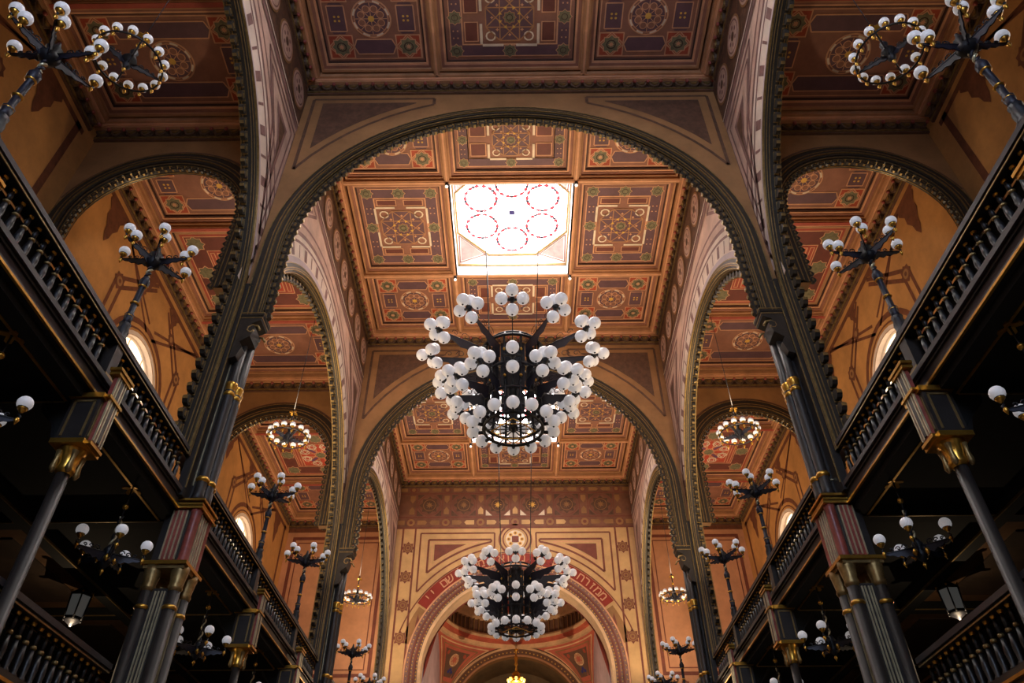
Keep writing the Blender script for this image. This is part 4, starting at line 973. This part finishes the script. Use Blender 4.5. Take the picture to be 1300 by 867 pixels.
ARM_U = iron_arm(.05, .5, 0, -.05, .16, .08)
def gallery_chandelier(s, y, label):
    e = ob('gallery_chandelier', None, loc=(s*6.3, y, 6.72), label=label, cat='chandelier', group='small chandeliers under the upper galleries')
    flower(e, (0,0,1.14), 1)
    ob('rod', MB().tube([(0,0,.62),(0,0,1.2)], .014, 'iron', 5).sphere((0,0,.8), .05, 'gold', 8, 6), e)
    tw = MB()
    for ph in (0, PI): tw.tube([(.024*math.cos(ph+t*.8), .024*math.sin(ph+t*.8), .12+.032*t) for t in range(17)], .018, 'pale_gilt' if ph else 'iron', 5)
    ob('twisted_stem', tw, e)
    ob('hub', MB().lathe([(.02,-.26),(.06,-.2),(.1,-.12),(.05,-.04),(.09,.04),(.03,.14)], 'iron', 10), e)
    for i in range(4): ob('gilt_leaf', MB().lathe([(.01,-.05),(.045,0),(.02,.06)], 'gold', 7), e, loc=(.12*math.cos(i*PI/2+.5), .12*math.sin(i*PI/2+.5), -.12))
    ob('hub_finial', DS, e, loc=(0,0,-.25))
    for i in range(5):
        a = math.radians(20+72*i); ob('arm', ARM_U, e, rot=(0,0,a)); globe_on(e, (.51*math.cos(a), .51*math.sin(a), .19), dm=DS, drop=.2)
for s in (-1, 1):
    for i, y in enumerate((7.0, 10.85, 15.1, 18.7)):
        gallery_chandelier(s, y, 'small globe chandelier under the %s upper gallery, %s from the front' % (SIDE[s], ORDS[i]))

def lantern(s):
    e = ob('hanging_lantern', None, loc=(s*8.6, 14.4, 7.05), label='hexagonal glass lantern hanging under the %s gallery' % SIDE[s], cat='lantern')
    for i in range(6):
        a = i*PI/3; b = a+PI/3
        q = [(.17*math.cos(a), .17*math.sin(a), 0), (.17*math.cos(b), .17*math.sin(b), 0), (.2*math.cos(b), .2*math.sin(b), .42), (.2*math.cos(a), .2*math.sin(a), .42)]
        ob('pane', MB().add(q, [(0,1,2,3)], 'lantern_glass'), e)
        ob('corner_bar', MB().tube([(.18*math.cos(a), .18*math.sin(a), -.04), (.21*math.cos(a), .21*math.sin(a), .46)], .015, 'iron', 5), e)
        ob('gilt_knob', MB().sphere((.22*math.cos(a), .22*math.sin(a), .48), .026, 'gold', 6, 5), e)
    ob('bottom', MB().lathe([(.02,-.16),(.05,-.12),(.14,-.06),(.19,-.02),(.19,.01)], 'iron', 6), e)
    ob('roof', MB().lathe([(.22,.42),(.2,.47),(.1,.56),(.03,.62)], 'iron', 6), e)
    ob('chain', MB().tube([(0,0,.6),(0,0,.9)], .012, 'iron', 4), e)
    light_at_lamp(e, (0, 0, -.25), 25)
for s in (-1, 1): lantern(s)

# ------------------------------------------------------------------ the two great chandeliers
BG = globe_mesh(.185); BC = MB().lathe([(.05,-.26),(.075,-.2),(.1,-.17),(.11,-.14)], 'iron', 8).sphere((0,0,-.165), .05, 'iron', 6, 4).mesh('holder')
NUB = MB().sphere((0,0,0), .03, 'iron', 6, 5).mesh('nub')
BIG1 = iron_arm(.75, 2.36, 15.95-14.6, 1.45, .62, 0); BIG2 = iron_arm(.8, 1.72, .0, -.02, .5, 0)
def great_chandelier(loc, sc, zceil, label, watts):
    e = ob('great_chandelier', None, loc=loc, scale=(sc,)*3, label=label, cat='chandelier', group='great nave chandeliers')
    # cage
    for z, r in ((-1.2, .84), (-.95, .86), (-.3, .8), (.55, .86), (1.5, .98), (1.75, .8)):
        ob('cage_ring', MB().tube([(r*math.cos(i*PI/12), r*math.sin(i*PI/12), z) for i in range(24)], .045, 'iron', 6, True), e)
    for i in range(12):
        a = (i+.5)*PI/6; ca, sa = math.cos(a), math.sin(a)
        mb = MB().tube([(r*ca, r*sa, z) for z, r in ((-1.23, .84), (-.95, .86), (-.3, .8), (.55, .86), (1.5, .98), (1.75, .8))], .04, 'iron', 5)
        for z in (-.75, -.1, .3, .9, 1.2):
            mb.tube([((.84+.1*math.cos(t*.8))*ca, (.84+.1*math.cos(t*.8))*sa, z+.1*math.sin(t*.8)) for t in range(8)], .016, 'iron', 4)
        ob('upright', mb, e)
        ob('gilt_knob', MB().sphere(((.9)*ca, .9*sa, .05), .05, 'gold', 6, 5).sphere((.95*ca, .95*sa, .98), .05, 'gold', 6, 5), e)
        if True:
            fn = lambda u, v, t: (.74*ca-u*sa+t*ca, .74*sa+u*ca+t*sa, v)
            ob('grille', MB().prism([(-.15,-.2),(.15,-.2),(.17,.5),(.1,.62),(.17,.75),(.17,1.4),(-.17,1.4),(-.17,.75),(-.1,.62),(-.17,.5)], fn, -.01, .01, 'iron'), e)
    ob('central_stem', MB().lathe([(.05,-1.3),(.14,-1.15),(.08,-1.0),(.2,-.4),(.1,.1),(.24,.8),(.12,1.4),(.3,1.7),(.06,2.0)], 'iron', 10), e)
    # floor of the cage with gilt lozenge
    mb = MB()
    for i in range(6): a = i*PI/6; mb.tube([(-.83*math.cos(a), -.83*math.sin(a), -1.21), (.83*math.cos(a), .83*math.sin(a), -1.21)], .022, 'iron', 4)
    ob('base_grid', mb, e)
    ob('gilt_lozenge', MB().tube([(.62,0,-1.27),(0,.62,-1.27),(-.62,0,-1.27),(0,-.62,-1.27)], .02, 'gold', 5, True).tube([(.36,.36,-1.27),(-.36,.36,-1.27),(-.36,-.36,-1.27),(.36,-.36,-1.27)], .014, 'gold', 5, True), e)
    # lower ring of single globes
    for i in range(14):
        a = 2*PI*i/14-PI/2; ca, sa = math.cos(a), math.sin(a)
        ob('bracket', MB().tube([(.84*ca, .84*sa, -1.18), (1.06*ca, 1.06*sa, -1.16)], .05, 'iron', 6), e)
        g = ob('globe', BG, e, loc=(1.17*ca, 1.17*sa, -1.12)); ob('nub', NUB, g, loc=(-.02*ca, -.02*sa, -.18))
    # two tiers of arms with clusters of globes
    for arm, zc_, rc, off, rings in ((BIG1, 1.45, 2.46, 0, 5), (BIG2, -.02, 1.8, 0, 5)):
        for i in range(12):
            a = i*PI/6-PI/2; ca, sa = math.cos(a), math.sin(a)
            ob('arm', arm, e, rot=(0,0,a))
            ob('socket', MB().sphere((0,0,0), .1, 'iron', 8, 6).tube([(-.27*sa, .27*ca, 0), (.27*sa, -.27*ca, 0)], .04, 'iron', 5).tube([(-.1*ca, -.1*sa, -.24), (0, 0, 0), (.26*ca, .26*sa, .05)], .04, 'iron', 5), e, loc=(rc*ca, rc*sa, zc_+.02))
            pts = [(.3, 0, .08), (0, .3, .04), (0, -.3, .04), (-.16, 0, -.24), (-.05, 0, .32)]
            if arm is BIG2 and i == 0: pts = [(.2, 0, .12), (-.12, 0, -.3)]
            for k, (u, v, z) in enumerate(pts):
                if k == 4 and i in (0,): continue
                g = ob('globe', BG, e, loc=((rc+u)*ca-v*sa, (rc+u)*sa+v*ca, zc_+.02+z)); ob('nub', NUB, g, loc=(0, 0, -.184))
    for i in range(4):
        a = PI/4+i*PI/2; r = 1.4; ob('cable', MB().tube([(.98*math.cos(a), .98*math.sin(a), 1.5), (r*math.cos(a), r*math.sin(a), (zceil-loc[2])/sc)], .014, 'iron', 4), e)
    added_uplight(e, (0, 0, 2.05), watts, .5)
great_chandelier((0, 17.35, 14.6), 1.0, ZC+1.1, 'huge black iron chandelier with clustered white globes under the skylight', CHANDELIER_W[0])
great_chandelier((.02, 28.9, 12.95), .84, ZC+1.1, 'lower black chandelier of white globes in front of the ark arch', CHANDELIER_W[1])
